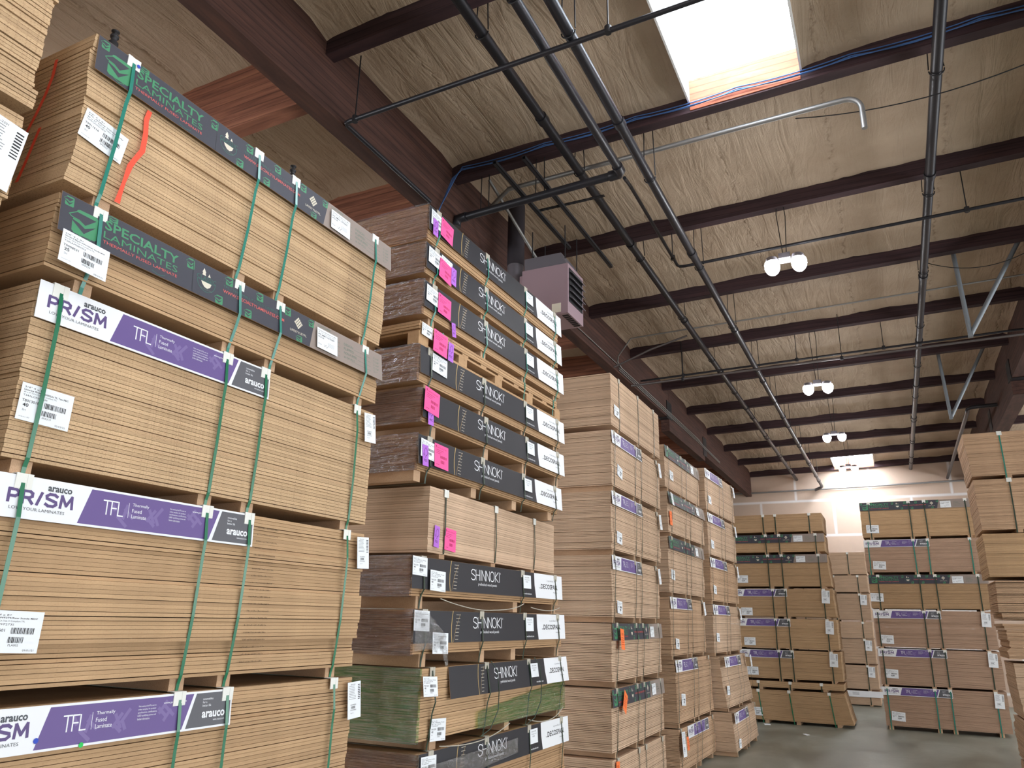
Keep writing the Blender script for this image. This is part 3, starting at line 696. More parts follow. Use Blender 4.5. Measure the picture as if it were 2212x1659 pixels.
# ---- third stack
G3 = 'pale panel bundles of the third stack'
k3 = dict(strapm='strap_d', m=PALE, prot='prot_g', gapy=.0029)
def t3(Y, yaw, zr, zb, zt, lab, seed, **k):
    kk = dict(k3); kk.update(k); return bundle(-3.2, Y, yaw, zr, zb, zt, lab, G3, seed=seed, **kk)
t3(9.49, -.3, 4.735, 4.785, 5.52, 'plain pale bundle without a banner on top of the third stack', 41, straps=(.35, 1.28, 2.13), labels=(('g', .12, .42, 3, 1.0, .004),), jit=.001, grp=.002)
t3(9.455, -.7, 3.885, 3.955, 4.705, 'purple banner bundle second from the top of the third stack', 42, banner='prism', labels=(('g', .25, .42, 12, 1), ('tall', 2.3, .03, -4, 1, .01)), m=PALE)
t3(9.415, -.9, 3.058, 3.125, 3.880, 'purple banner bundle in the third stack with a red mark at its lower corner', 43, banner='prism', labels=(('g', .2, .5, 4, 1), ('tall', 2.3, .03, -4, 1, .01)))
t3(9.38, -1.8, 2.228, 2.295, 3.052, 'purple banner bundle in the third stack, directly above the two charcoal banner ones', 44, banner='prism', labels=(('g', .2, .55, 4, 1), ('tall', 2.3, .03, -4, 1, .01)))
t3(9.335, -1.5, 1.470, 1.545, 2.222, 'upper charcoal banner bundle of the third stack, long orange tag at its left', 45, banner='spec', labels=(('orange', .2, .06, 5, 1.3, .03), ('po', 1.76, .04, 0, .95)))
t3(9.285, -1.1, .690, .765, 1.460, 'lower charcoal banner bundle of the third stack, orange diamond-tilted tag on the banner', 46, banner='spec', labels=(('orange', .42, .02, 35, 1.3, .02), ('po', 1.76, .04, 0, .95)))
t3(9.30, -.9, 0, .09, .684, 'plain pale bundle on the floor under the third stack, orange tag at its corner', 47, straps=SPOTS['spec'], labels=(('orange', .1, .02, 5, 1.1, .01),))

# ---- fourth stack
G4 = 'panel bundles of the fourth stack'
def t4(Y, yaw, zr, zb, zt, lab, seed, **k):
    kk = dict(k3); kk.update(k); return bundle(-3.2, Y, yaw, zr, zb, zt, lab, G4, seed=seed, **kk)
L4 = 2.1
t4(12.18, .1, 4.315, 4.375, 5.08, 'tall bundle with greenish-charcoal banner on top of the fourth stack', 51, banner='spec', labels=(('g', .3, .38, 3, 1), ('po', 1.76, .04, 0, .95)))
t4(12.245, .9, 3.585, 3.645, 4.312, 'fourth stack bundle with a ragged charcoal banner and an orange tag at its left edge', 52, banner='spec', labels=(('orange', .06, .32, 0, 1.2, .01), ('tall', .05, .02, 6, .9, .02), ('po', 1.76, .04, 0, .95)), tilt=9, gapy=.003)
t4(12.20, .2, 2.635, 2.700, 3.580, 'lower charcoal banner bundle of the fourth stack, above three purple banner ones', 53, banner='spec', labels=(('g', .1, .52, 3, 1), ('po', 1.76, .04, 0, .95)))
t4(12.165, -.2, 1.690, 1.750, 2.630, 'fourth stack bundle of darker spaced boards, highest of its purple banners', 54, banner='prism', labels=(('g', .25, .62, 5, 1), ('tall', 2.25, .03, -5, 1, .01)), m=PB2, gapy=.003, grp=.009)
def p45(f): return (.06*(1-f), 0)
t4(12.30, .4, .700, .765, 1.685, 'fourth stack bundle of rough spaced boards, its second purple banner from the top', 55, banner='prism', labels=(('g', .3, .5, 5, 1.1),), m=PB2, prof=p45, gapy=.003, grp=.01)
t4(12.38, .5, 0, .085, .690, 'floor bundle of the fourth stack, white sheet and orange tag beside a purple banner', 56, banner='prism', bx=.5, labels=(('tall', .0, .03, 3, 1.5, .02), ('orange', .23, .12, 3, 1, .03)), m=PB2, gapy=.003, grp=.01)
# ---- fifth stack
G5 = 'panel bundles of the fifth stack'
def t5(Y, yaw, zr, zb, zt, lab, seed, X=-3.1, **k):
    kk = dict(k3, banner='prism'); kk.update(k); return bundle(X, Y, yaw, zr, zb, zt, lab, G5, seed=seed, **kk)
V1l = (('g', .2, .5, 4, 1), ('tall', 2.3, .03, -4, 1, .01))
t5(14.75, 2.0, 4.29, 4.345, 5.14, 'topmost purple banner bundle of the fifth stack, next to the far girder', 61, labels=V1l)
t5(14.78, 1.6, 3.445, 3.500, 4.285, 'second bundle from the top of the fifth stack', 62, labels=V1l)
t5(14.80, 1.3, 2.585, 2.645, 3.440, 'third bundle from the top of the fifth stack, many dark gaps between boards', 63, labels=V1l, gapy=.003, m=PB2)
t5(14.82, 1.2, 1.665, 1.725, 2.578, 'fourth bundle from the top of the fifth stack, smooth pale face', 64, labels=V1l)
t5(14.85, 1.0, .730, .79, 1.660, 'fifth stack bundle second from the floor, sagging outward at its foot', 65, labels=V1l, X=-3.04, prof=lambda f: (.05*(1-f), -.10*(1-f)**1.5))
t5(14.85, -.4, 0, .085, .722, 'fifth stack bundle on the concrete floor, its banner above the aisle', 66, labels=(('g', .3, .45, 4, 1),), X=-2.88, prof=lambda f: (.04*(1-f), -.06*(1-f)))

# ---- end-facing stacks across the far aisle
GW = 'bundles of the broad stack facing the camera at the far left'
def e(X, Y, yaw, zr, zb, zt, lab, grp_, seed, **k):
    kk = dict(strapm='strap_d', m=MDF, face='y', one=True, tilt=2); kk.update(k)
    return bundle(X, Y, yaw, zr, zb, zt, lab, grp_, seed=seed, **kk)
WL = (('g', .35, .46, 1, 1.2), ); WT = ('tall', 2.22, .03, 3, 1.3, .01)
XL = -3.92
e(XL, 20.4, 0, 4.425, 4.485, 4.925, 'plain top bundle of the broad far left stack, three dark straps', GW, 71, straps=(1.06, 1.36, 2.17), m=MDF)
e(XL, 20.4, 0, 3.925, 3.985, 4.420, 'thin charcoal banner bundle second from the top of the broad far left stack', GW, 72, banner='spec', labels=(('po', 1.76, .04, 0, 1),))
e(XL+.02, 20.4, 0, 3.09, 3.150, 3.920, 'tall charcoal banner bundle, third from the top of the broad far left stack', GW, 73, banner='spec', labels=(('po', 1.76, .04, 0, 1), ('g', .3, .5, 0, 1.2)), prof=lambda f: (.05*(1-f), 0))
e(XL+.08, 20.38, 0, 2.385, 2.435, 3.085, 'uppermost purple banner bundle of the broad far left stack', GW, 74, banner='prism', labels=(('g', .3, .45, 0, 1.2), WT), prof=lambda f: (.03*(1-f), 0))
e(XL+.10, 20.38, 0, 1.655, 1.695, 2.380, 'middle purple banner bundle of the broad far left stack', GW, 75, banner='prism', labels=(('g', .3, .45, 0, 1.2), WT))
e(XL+.12, 20.38, 0, .940, 1.000, 1.650, 'lowest purple banner bundle of the broad far left stack', GW, 76, banner='prism', labels=(('g', .3, .4, 0, 1.2), WT))
e(XL+.12, 20.36, 0, .745, .80, .938, 'very thin plain bundle near the foot of the broad far left stack', GW, 77, straps=(.55, 1.28, 1.98), runners=(.6, 1.28, 2.05), strapm='strap_d')
e(XL+.10, 20.36, 0, 0, .07, .740, 'plain bundle on the floor with bright green straps, its end slanting outward', GW, 78, straps=(.55, 1.26, 2.15), strapm='strap', prof=lambda f: (.16*(1-f), 0), labels=(('g', .35, .4, 0, 1.2),), lean=-.10)

GX = 'bundles of the tall stack facing the camera at the far right'
X0 = -.58
XLb = ('g', .10, .55, 2, 1.25)
def x8(dx, zr, zb, zt, lab, seed, **k): return e(X0+dx, 20.8, .8, zr, zb, zt, lab, GX, seed, **k)
x8(0, 4.27, 4.33, 5.18, 'charcoal banner bundle on top of the tall far right stack', 81, banner='spec', labels=(XLb, ('po', 1.76, .04, 0, 1.05)))
x8(.0, 3.44, 3.50, 4.265, 'uppermost purple banner bundle of the tall far right stack, pale straps', 82, banner='prism', labels=(('g', .16, .50, 3, 1.25),), m=PINK, strapm='strap_t')
x8(.02, 2.62, 2.665, 3.435, 'charcoal banner bundle in the middle of the tall far right stack', 83, banner='spec', labels=(('g', .0, .42, 2, 1.25), ('po', 1.76, .04, 0, 1.05)))
x8(.03, 1.765, 1.80, 2.615, 'second purple banner bundle of the tall far right stack', 84, banner='prism', labels=(XLb, WT), m=PINK)
x8(.04, .925, .965, 1.760, 'third purple banner bundle of the tall far right stack', 85, banner='prism', labels=(('g', .10, .45, 3, 1.25), WT), m=PINK)
x8(.04, 0, .085, .918, 'pinkish floor bundle of the tall far right stack with pale green straps', 86, banner='prism', labels=(('g', .14, .52, 4, 1.25), WT), m=PINK, strapm='strap_t')

GZ = 'bundles of the stack standing back against the far wall'
def z7(zr, zb, zt, lab, seed, **k): return e(-3.22, 26.3, 0, zr, zb, zt, lab, GZ, seed, m=PALE, **k)
zs = (.5, 1.4, 1.98)
z7(3.745, 3.775, 4.44, 'top bundle of the narrow stack standing back against the far wall', 91, straps=zs)
z7(3.20, 3.24, 3.740, 'second bundle from the top of the stack against the far wall', 92, straps=(.6, 1.5, 2.2))
z7(2.375, 2.43, 3.195, 'third bundle from the top of the stack against the far wall', 93, straps=(.6, 1.5, 2.2), labels=(WT,))
z7(1.88, 1.90, 2.370, 'fourth bundle from the top of the stack against the far wall', 94, straps=(.6, 1.5, 2.2))
z7(1.135, 1.175, 1.875, 'fifth bundle from the top of the stack against the far wall', 95, straps=(.6, 1.5, 2.2), labels=(WT,))
z7(.42, .465, 1.130, 'second bundle from the floor in the stack against the far wall', 96, straps=(.6, 1.5, 2.2), labels=(WT,))
zb_ = z7(0, .03, .415, 'floor bundle against the far wall with a long plain white banner', 97, straps=(.6, 1.5, 2.2))
a = Art(); a.base(2.6, .17, 'white', 'white')
a.text('WOODS', 1.33, 1.54, -.115, -.055, 'ink2', bold=.01)
a.line([(1.30+.0, -.05), (1.28, -.085), (1.30, -.12), (1.56, -.12), (1.585, -.085), (1.56, -.05), (1.30, -.05)], .007, 'ink2')
for i in range(4): a.rect(1.72, 1.9, -.05-.02*i, -.044-.02*i, 'ink2')
link('printed_banner', a.make('woods_banner'), zb_, (0, -.012, .412), (math.radians(-2), 0, 0))

G9 = 'bundles of the stack at the right picture edge'
def r9(X, zr, zb, zt, lab, seed, **k):
    kk = dict(face='y', strapm='strap_d', m=PB2, straps=(.50, 1.25, 1.95), seed=seed, tilt=2, grp=.008); kk.update(k)
    return bundle(X, 14.2, 0, zr, zb, zt, lab, G9, **kk)
r9(1.285, 4.548, 4.60, 5.305, 'topmost tan bundle of the stack at the right picture edge, pale curved end', 101, prof=lambda f: (.06*(1-f)-.02, 0), strapm='strap_t')
r9(1.315, 3.690, 3.745, 4.543, 'second bundle from the top at the right picture edge', 102, prof=lambda f: (.03*(1-f), 0))
r9(1.34, 2.97, 3.025, 3.684, 'yellowish bundle, third from the top at the right picture edge', 103, m=MDF, straps=(.62, 1.4, 2.1))
r9(1.40, 2.335, 2.385, 2.964, 'bundle of loosely stacked boards, fourth from the top at the right picture edge', 104, gapy=.006, grp=.02, straps=(1.2, 2.1), strapm='strap')
r9(1.44, 1.765, 1.82, 2.33, 'bundle with ragged board ends at the right picture edge, below the loosely stacked one', 105, grp=.03, jit=.012, straps=(.52, 1.3, 2.1))
r9(1.46, .950, .985, 1.76, 'pale bundle with a clean slanting end at the right picture edge', 106, m=PALE, prof=lambda f: (.03*(1-f), 0))
r9(1.47, .30, .345, .945, 'lowest visible pale bundle at the right picture edge', 107, m=PALE, grp=.012, jit=.006)
r9(1.47, 0, .08, .295, 'thin bundle on the floor at the right picture edge', 108, m=PALE)

# ------------------------------------------------------------------ building shell
XW0, XW1, YW0, YW1 = -14.0, 12.0, -12.0, 28.8
b = MB(); b.box(XW0, XW1, YW0, YW1, -.2, 0); struct(b.build('floor', CONC))
SL = .022
def zb_at(x): return 7.53+SL*(x-.9)
ZD = .34
def wallbox(name, x0, x1, y0, y1, m):
    b = MB(); b.hexa([(x0, y0, 0), (x1, y0, 0), (x1, y1, 0), (x0, y1, 0), (x0, y0, zb_at(x0)+ZD), (x1, y0, zb_at(x1)+ZD), (x1, y1, zb_at(x1)+ZD), (x0, y1, zb_at(x0)+ZD)])
    return struct(b.build(name, m))
wallbox('wall_far', XW0, XW1, YW1, YW1+.2, DRY)
wallbox('wall_back', XW0, XW1, YW0-.2, YW0, WALLP)
wallbox('wall_left', XW0-.2, XW0, YW0, YW1, WALLP)
wallbox('wall_right', XW1, XW1+.2, YW0, YW1, WALLP)
GLx = (-4.56, -4.36); GRx = (2.52, 2.80)
def PY(k): return 7.0+2.408*(k-2)
KS = range(-5, 12)
tn = [0]
def trim(b, m):
    tn[0] += 1; return struct(b.build('trim_%d' % tn[0], m))
def sloped(b, x0, x1, y0, y1, dz0, dz1):
    b.hexa([(x0, y0, zb_at(x0)+dz0), (x1, y0, zb_at(x1)+dz0), (x1, y1, zb_at(x1)+dz0), (x0, y1, zb_at(x0)+dz0),
            (x0, y0, zb_at(x0)+dz1), (x1, y0, zb_at(x1)+dz1), (x1, y1, zb_at(x1)+dz1), (x0, y1, zb_at(x0)+dz1)])
for k in KS:
    y = PY(k)
    b = MB(); sloped(b, GLx[1], GRx[0], y, y+.13, 0, ZD); trim(b, PURLIN)
    b = MB(); sloped(b, XW0, GLx[0], y-.03, y+.13, -.50, ZD); trim(b, GLULAM_L)
    b = MB(); sloped(b, GRx[1], XW1, y, y+.13, 0, ZD); trim(b, PURLIN)
# girders: three lengths joined by hinge brackets
for gx, m0 in ((GLx, 0), (GRx, .12)):
    for (y0, y1, zbm) in ((YW0, 17.2, 6.85), (17.2, 21.0, 6.55), (21.0, YW1, 6.70)):
        b = MB(); b.box(gx[0], gx[1], y0+.004, y1-.004, zbm+m0, zb_at(gx[0])+ZD-.002); trim(b, GLULAM)
def hinge(x0, x1, y, z0, z1, lab):
    t = thing('girder_hinge_bracket', lab, 'bracket', ((x0+x1)/2, y, z0), 0, 'steel hinge brackets on the girders')
    w = (x1-x0)/2+.008
    for s in (-1, 1):
        b = MB(); b.box(s*w-.006, s*w+.006, -.22, .22, 0, z1-z0); b.build('side_plate', M['blk'], t)
    b = MB(); b.box(-w, w, -.20, .0, -.012, 0); b.build('saddle_plate', M['blk'], t)
hinge(*GLx, 17.2, 6.84, 7.25, 'dark steel hinge bracket on the left girder above the fourth stack')
hinge(*GLx, 21.0, 6.69, 7.2, 'dark steel hinge bracket on the left girder beyond the fifth stack')
hinge(*GRx, 17.2, 6.96, 7.35, 'nearer dark steel hinge bracket on the right girder')
hinge(*GRx, 21.0, 6.81, 7.3, 'farther dark steel hinge bracket on the right girder above the right edge stack')

# insulation ceiling, one draped membrane per bay, open where skylights are
SKY = {1: (-1.40, -.28), 10: (-1.46, -.19), -2: (-1.4, -.28), -4: (-1.4, -.28)}
SKYL = {3: (-9.2, -7.6), 0: (-9.2, -7.6), 7: (-9.2, -7.6)}  # assumed skylights over the left hall, out of view, added for fill
SKYR = {4: (6.2, 7.6), 0: (6.2, 7.6), 8: (6.2, 7.6)}  # the same for the right hall: unseen, added to supply fill light
cm = MB()
def drape(x0, x1, y0, y1, res):
    nx = max(2, int((x1-x0)/res)); ny = 18; vs = []
    for j in range(ny+1):
        v = j/ny; y = y0+(y1-y0)*v
        for i in range(nx+1):
            x = x0+(x1-x0)*i/nx
            edge = min(v, 1-v)
            base = .195 + .075*min(1, edge/.12)            # pinned low on the purlin sides
            ph = (x/1.22) % 1.0; s = min(ph, 1-ph)*1.22
            sag = -.018*math.sin(PI*v)*math.sin(PI*ph)**.5
            pin = mathutils.noise.noise(Vector((x*1.3, y0, 0)))*.035*(1-min(1, edge/.15))
            wr = mathutils.noise.noise(Vector((x*5.5, y*1.4, 3)))*.010 + mathutils.noise.noise(Vector((x*2.2+y, y*1.1, 8)))*.012
            seam = .012*math.exp(-(s/.03)**2)
            ex = min(x-x0, x1-x)
            vs.append((x, y, zb_at(x)+base+sag+pin+wr+seam-.03*math.exp(-ex/.05)))
    cm.add(vs, [(j*(nx+1)+i, (j+1)*(nx+1)+i, (j+1)*(nx+1)+i+1, j*(nx+1)+i+1) for j in range(ny) for i in range(nx)], 0, True)
for k in range(-5, 11):
    y0, y1 = PY(k)+.13, PY(k+1)
    def span(a, c, hole, res):
        if hole: drape(a, hole[0], y0, y1, res); drape(hole[1], c, y0, y1, res)
        else: drape(a, c, y0, y1, res)
    near = k >= 0
    span(GLx[1], GRx[0], SKY.get(k), .07 if near else .4)
    span(XW0, GLx[0], SKYL.get(k), .07 if 0 <= k <= 3 else .4)
    span(GRx[1], XW1, SKYR.get(k), .4)
for o_ in (cm.build('ceiling', INSUL),): struct(o_)
b = MB()
cx = [XW0-.2, XW1+.2]
b.hexa([(cx[0], YW0-.2, zb_at(cx[0])+ZD+.25), (cx[1], YW0-.2, zb_at(cx[1])+ZD+.25), (cx[1], YW1+.2, zb_at(cx[1])+ZD+.25), (cx[0], YW1+.2, zb_at(cx[0])+ZD+.25),
        (cx[0], YW0-.2, zb_at(cx[0])+ZD+.30), (cx[1], YW0-.2, zb_at(cx[1])+ZD+.30), (cx[1], YW1+.2, zb_at(cx[1])+ZD+.30), (cx[0], YW1+.2, zb_at(cx[0])+ZD+.30)])
trim(b, M['roofd'])
wn = [0]
def skylight(k, hole):
    x0, x1 = hole; y0, y1 = PY(k)+.13, PY(k+1); z0 = zb_at(x0)+ZD
    wn[0] += 1
    b = MB(); sloped(b, x0, x1, y0, y1, ZD+.06, ZD+.08); w = struct(b.build('window_%d' % wn[0], M['sky2' if k == 10 else 'sky']))
    # ribs of the corrugated glazing, curb boards
    b = MB()
    for i in range(1, 14):
        y = y0+(y1-y0)*i/14; sloped(b, x0, x1, y-.006, y+.006, ZD+.050, ZD+.059)
    b.build('glazing_rib', mat('glazing_rib', (.9, .95, 1, 1), .5, emit=(.8, .9, 1, 1), estr=3), w)
    b = MB(); sloped(b, x0-.02, x0+.0, y0, y1, .12, ZD+.06); sloped(b, x1, x1+.02, y0, y1, .12, ZD+.06); b.build('curb_lining', M['curbw'], w)
    b = MB(); sloped(b, x0, x1, y1-.012, y1+.0, -.0+.02, ZD+.06); sloped(b, x0, x1, y0, y0+.012, .02, ZD+.06); b.build('curb_board', PLY, w)
for S_ in (SKY, SKYL, SKYR):
    for k, h in S_.items(): skylight(k, h)

# ------------------------------------------------------------------ pipes, cables, lamps, heater
def hook(b, x, y, z, zt_, r=.06):
    b.tube([(x-.05, y, zt_), (x-r, y, z+.02)], .006, 6); b.tube([(x+.05, y, zt_), (x+r, y, z+.02)], .006, 6)
    b.tube([(x+r*math.cos(t), y, z+r*math.sin(t)) for t in [PI+PI*i/8 for i in range(9)]], .007, 6)
def pipe(name, x, z, y0, y1, r, m, label, cat='pipe', slope=0, couple=True, hang=True, group=None):
    t = thing(name, label, cat, (x, y0, z), 0, group)
    b = MB(); b.tube([(0, 0, 0), (0, y1-y0, slope)], r, 14); b.build('pipe_run', m, t)
    for i in range(0, 14):
        y = 3.1+i*3.05
        if couple and y0 < y < y1:
            b = MB(); b.tube([(0, y-y0-.05, slope*(y-y0)/(y1-y0)), (0, y-y0+.05, slope*(y-y0)/(y1-y0))], r*1.22, 14); b.build('coupling', m, t)
    if hang:
        for k in KS:
            y = PY(k)+.22
            if y0 < y < y1:
                b = MB(); hook(b, 0, y-y0, slope*(y-y0)/(y1-y0), zb_at(x)+.12-z, r+.012); b.build('hanger', M['blk'], t)
    return t
pipe('sprinkler_main', -2.76, 7.24, -4, 28.79, .052, M['pipe'], 'leftmost long dark pipe hung under the ceiling, running to the far wall', group='long ceiling pipes')
pipe('sprinkler_main', -1.93, 6.94, -4, 28.6, .050, M['pipe'], 'second long dark pipe that reaches the far wall, ending in an elbow', group='long ceiling pipes')
pipe('sprinkler_main', .92, 7.39, -4, 28.75, .055, M['pipe'], 'long dark pipe at the right side, right of the twin lamps', group='long ceiling pipes')
t = thing('pipe_elbow', 'short bent pipe end where the second long pipe meets the far wall', 'pipe', (-1.93, 28.6, 6.94))
b = MB(); b.tube([(0, -.04, 0), (0, .05, -.02), (-.05, .10, -.05), (-.25, .14, -.12)], .05, 12); b.build('pipe_run', M['pipe2'], t)
# heater feed: pipe that turns left toward the girder
t = thing('gas_pipe', 'dark pipe between the two mains that turns left above the heater', 'pipe', (-2.19, -4, 6.95))
b = MB(); b.tube([(0, 0, 0), (0, 10.94, 0), (-.02, 10.98, 0), (-.06, 11.02, 0), (-.10, 11.02, 0), (-2.13, 11.12, -.02)], .046, 14); b.build('pipe_run', M['pipe'], t)
for q_ in ([(0, 10.86, 0), (0, 10.97, 0), (-.03, 11.015, 0), (-.14, 11.025, 0)], [(-2.0, 11.11, -.02), (-2.13, 11.12, -.02), (-2.15, 11.12, -.12)]):
    b = MB(); b.tube(q_, .058, 14); b.build('elbow_fitting', M['pipe'], t)
for y, x in ((1.5, 0), (5.6, 0), (8.3, 0), (11.06, -1.0), (11.1, -1.75)):
    b = MB(); hook(b, x, y, 0, zb_at(-2.2)+.22-6.95, .055); b.build('hanger', M['blk'], t)
# thin sprinkler branch lines
def branch(label, pts, r=.021, m='pipe', drops=(), grp='thin sprinkler branch lines'):
    t = thing('branch_line', label, 'pipe', pts[0], 0, grp); P0_ = Vector(pts[0])
    b = MB(); b.tube([Vector(p)-P0_ for p in pts], r, 10); b.build('pipe_run', M[m], t)
    for d in drops:
        q = Vector(d)-P0_; b = MB(); b.tube([q, q+Vector((0, 0, zb_at(d[0])+.18-d[2]))], .007, 6); b.tube([q+Vector((-.0, 0, .035)), q+Vector((.0, 0, -.03))], .03, 10); b.build('hanger', M['blk'], t)
    return t
branch('thin dark branch pipe crossing under the mains at the top of the picture', [(-4.33, 6.5, 6.84), (-4.33, 4.97, 6.85), (-4.31, 4.93, 6.85), (-4.27, 4.92, 6.85), (-.6, 4.84, 6.87), (2.4, 4.8, 6.92)], .024, drops=((-4.2, 4.92, 6.85), (-1.6, 4.86, 6.87), (.8, 4.82, 6.9)))
branch('thin dark branch pipe that steps down and runs right behind the nearest twin lamp', [(-2.19, 7.12, 6.95), (-2.24, 7.5, 7.08), (-2.26, 9.75, 7.08), (-2.24, 9.80, 7.08), (-2.18, 9.82, 7.08), (2.45, 9.70, 7.12)], .021, drops=((-2.26, 9.5, 7.08), (1.3, 9.73, 7.11)))
branch('thin dark branch pipe above the white conduit in the middle of the ceiling', [(-4.3, 14.72, 7.05), (2.45, 14.55, 7.12)], .02, drops=((-3.4, 14.7, 7.06), (-1.2, 14.64, 7.08), (.3, 14.6, 7.1)))
branch('pale thin pipe running just below a purlin in the middle of the ceiling', [(-4.36, 14.25, 6.82), (2.45, 14.0, 6.85)], .022, 'pipe2', drops=((-3.3, 14.21, 6.82), (-.4, 14.10, 6.83)))
branch('short thin pipe slanting down to the left girder above the third stack', [(-2.9, 13.0, 7.25), (-3.6, 13.05, 7.1), (-4.34, 13.1, 6.86)], .018, 'pipe2')
branch('dark pipe with an elbow above the stack at the right picture edge', [(2.5, 19.3, 7.02), (2.0, 19.35, 7.02), (1.93, 19.4, 7.0), (1.93, 19.6, 6.98), (1.96, 28.7, 7.0)], .045, 'pipe')
def conduit(label, pts, r=.013, m='emt', name='conduit', cat='conduit', grp=None):
    t = MB(); P0_ = Vector(pts[0]); t.tube([Vector(p)-P0_ for p in pts], r, 8)
    o = t.build(name, M[m]); o.location = P0_; return tag(o, label, cat, grp)
arc = [(.09+.15*math.sin(a), 7.26, 7.34-.15*(1-math.cos(a))) for a in [PI/2*i/6 for i in range(7)]]
conduit('silver conduit that bends down at its open right end below the skylight', [(-4.2, 7.65, 7.30), (-3.75, 7.36, 7.34)]+arc+[(.24, 7.26, 6.96)], .028)
conduit('silver conduit branching off the left girder toward the right', [(-4.34, 13.6, 6.98), (-4.30, 13.2, 7.0), (-4.2, 12.95, 7.02), (-3.95, 12.95, 7.33), (-3.8, 12.95, 7.34), (-.4, 12.85, 7.36), (2.45, 12.75, 7.38)], .014)
conduit('uppermost thin conduit clipped along the left girder', [(-4.34, 9.4, 6.99), (-4.34, 20.2, 6.99), (-4.35, 20.9, 6.93)], .010)
conduit('middle thin conduit clipped along the left girder', [(-4.34, 13.4, 6.945), (-4.34, 20.3, 6.945), (-4.34, 23.0, 6.90)], .010)
conduit('lower thin conduit clipped along the left girder', [(-4.34, 13.4, 6.90), (-4.34, 20.3, 6.90), (-4.34, 23.0, 6.86)], .010)
conduit('pale pipe running level along the far wall above the stacks', [(-6.0, 28.72, 6.80), (-2.0, 28.72, 6.84), (2.2, 28.72, 6.89), (6, 28.72, 6.92)], .03, 'emt')
def sagline(a, b_, sag, n=14):
    a = Vector(a); b_ = Vector(b_); return [a.lerp(b_, i/n)-Vector((0, 0, sag*4*(i/n)*(1-i/n))) for i in range(n+1)]
for i, (dz, sg) in enumerate(((.13, .03), (.10, .05), (.075, .02))):
    pts = [(-4.33, 6.55, 6.5-.03*i), (-4.32, 6.72, 6.9), (-4.25-.03*i, 6.93, 7.36+dz*.4)]
    for j in range(6):
        x0, x1 = -4.2+j*1.1, -4.2+(j+1)*1.1
        pts += sagline((x0, 6.975-.008*i, zb_at(x0)+dz), (x1, 6.975-.008*i, zb_at(x1)+dz), sg, 6)[0:6]
    pts.append((2.45, 6.975-.008*i, zb_at(2.45)+dz))
    conduit('blue cable strung along the purlin below the skylight, %s of three' % ('uppermost', 'middle', 'lowest')[i], pts, .0065, 'cable', 'blue_cable', 'cable', 'blue cables along the purlin')
conduit('thin black wire sagging across the ceiling at upper right', sagline((-.4, 7.6, 7.5), (2.45, 7.3, 7.5), .22), .006, 'blk', 'loose_wire', 'wire')
conduit('thin black wire sagging beside the grey V brace', sagline((.95, 11.95, 7.48), (2.5, 11.8, 7.5), .25), .006, 'blk', 'loose_wire', 'wire')

# twin lamps hung from purlins
def twin_lamp(x, y, z, label):
    t = thing('twin_lamp', label, 'lamp', (x, y, z), 0, 'twin lamps hung in a row from the ceiling')
    b = MB(); b.box(-.07, .07, -.09, .09, .03, .10); b.build('driver_box', M['heatg'], t)
    for s in (-1, 1):
        n = 24; pts = []
        for i in range(n):
            a = 2*PI*i/n; pts.append((s*.155+.078*math.cos(a), .15*math.copysign(abs(math.sin(a))**.75, math.sin(a))))
        b = MB(); b.add([(p[0], p[1], 0) for p in pts]+[(p[0]*1+(.0), p[1]*.92, .055) for p in pts], [tuple(reversed(range(n, 2*n)))[::-1]]+[(i, n+i, n+(i+1) % n, (i+1) % n) for i in range(n)])
        h = b.build('lamp_head', M['heatg'], t)
        b = MB(); vs = []; nr = 7
        for q in range(nr+1):
            el = -PI/2+(PI/2+.35)*q/nr
            for p in range(20): az = 2*PI*p/20; vs.append((s*.165+.095*math.cos(el)*math.cos(az), .14*math.cos(el)*math.sin(az), -.03+.115*math.sin(el)))
        b.add(vs, [(q*20+p, q*20+(p+1) % 20, (q+1)*20+(p+1) % 20, (q+1)*20+p) for q in range(nr) for p in range(20)], 0, True)
        b.build('lens', M['lens'], h)
        b = MB(); b.tube([(s*.03, 0, .07), (s*.085, 0, .03)], .012, 8); b.build('arm', M['heatg'], t)
    b = MB(); zt_ = zb_at(x)+(.012 if x > -4.5 else -.488)-z
    b.tube([(-.02, 0, .10), (-.06, 0, zt_-.1), (-.05, 0, zt_)], .006, 6); b.tube([(.02, 0, .10), (.05, 0, zt_-.15), (.04, 0, zt_)], .006, 6)
    if x < -4.5: pass
    b.build('chain', M['blk'], t)
LAMPY = [(-.80, PY(3)+.05, 6.70), (-.86, PY(5)+.1, 6.42), (-.90, PY(7)+.1, 6.56), (-.84, PY(9)+.1, 6.66)]
names = ['large twin lamp hanging nearest below the skylight', 'second twin lamp along the aisle, half the size in view of the nearest', 'third twin lamp along the aisle', 'farthest twin lamp, just above the daylit wall patch']
for (x, y, z), nm in zip(LAMPY, names): twin_lamp(x, y, z, nm)
# assumed lamps of the same kind, added outside the picture as fill light
for i, (x, y) in enumerate(((-.8, PY(-2)+.06), (-.8, PY(0)+.06), (-8.3, PY(-1)+.06), (-8.3, PY(1)+.06), (-8.3, PY(3)+.06), (-8.3, PY(5)+.06), (6.4, PY(-1)+.06), (6.4, PY(3)+.06), (6.4, PY(7)+.06))):
    twin_lamp(x, y, 6.7 if x > -2 else 6.35, 'added twin fill lamp outside the picture, over the %s' % ('aisle behind the camera', 'aisle right above the camera', 'left hall, back', 'left hall, near the second stack', 'left hall, near the third stack', 'left hall, near the fifth stack', 'right hall, back', 'right hall, middle', 'right hall, far end')[i])

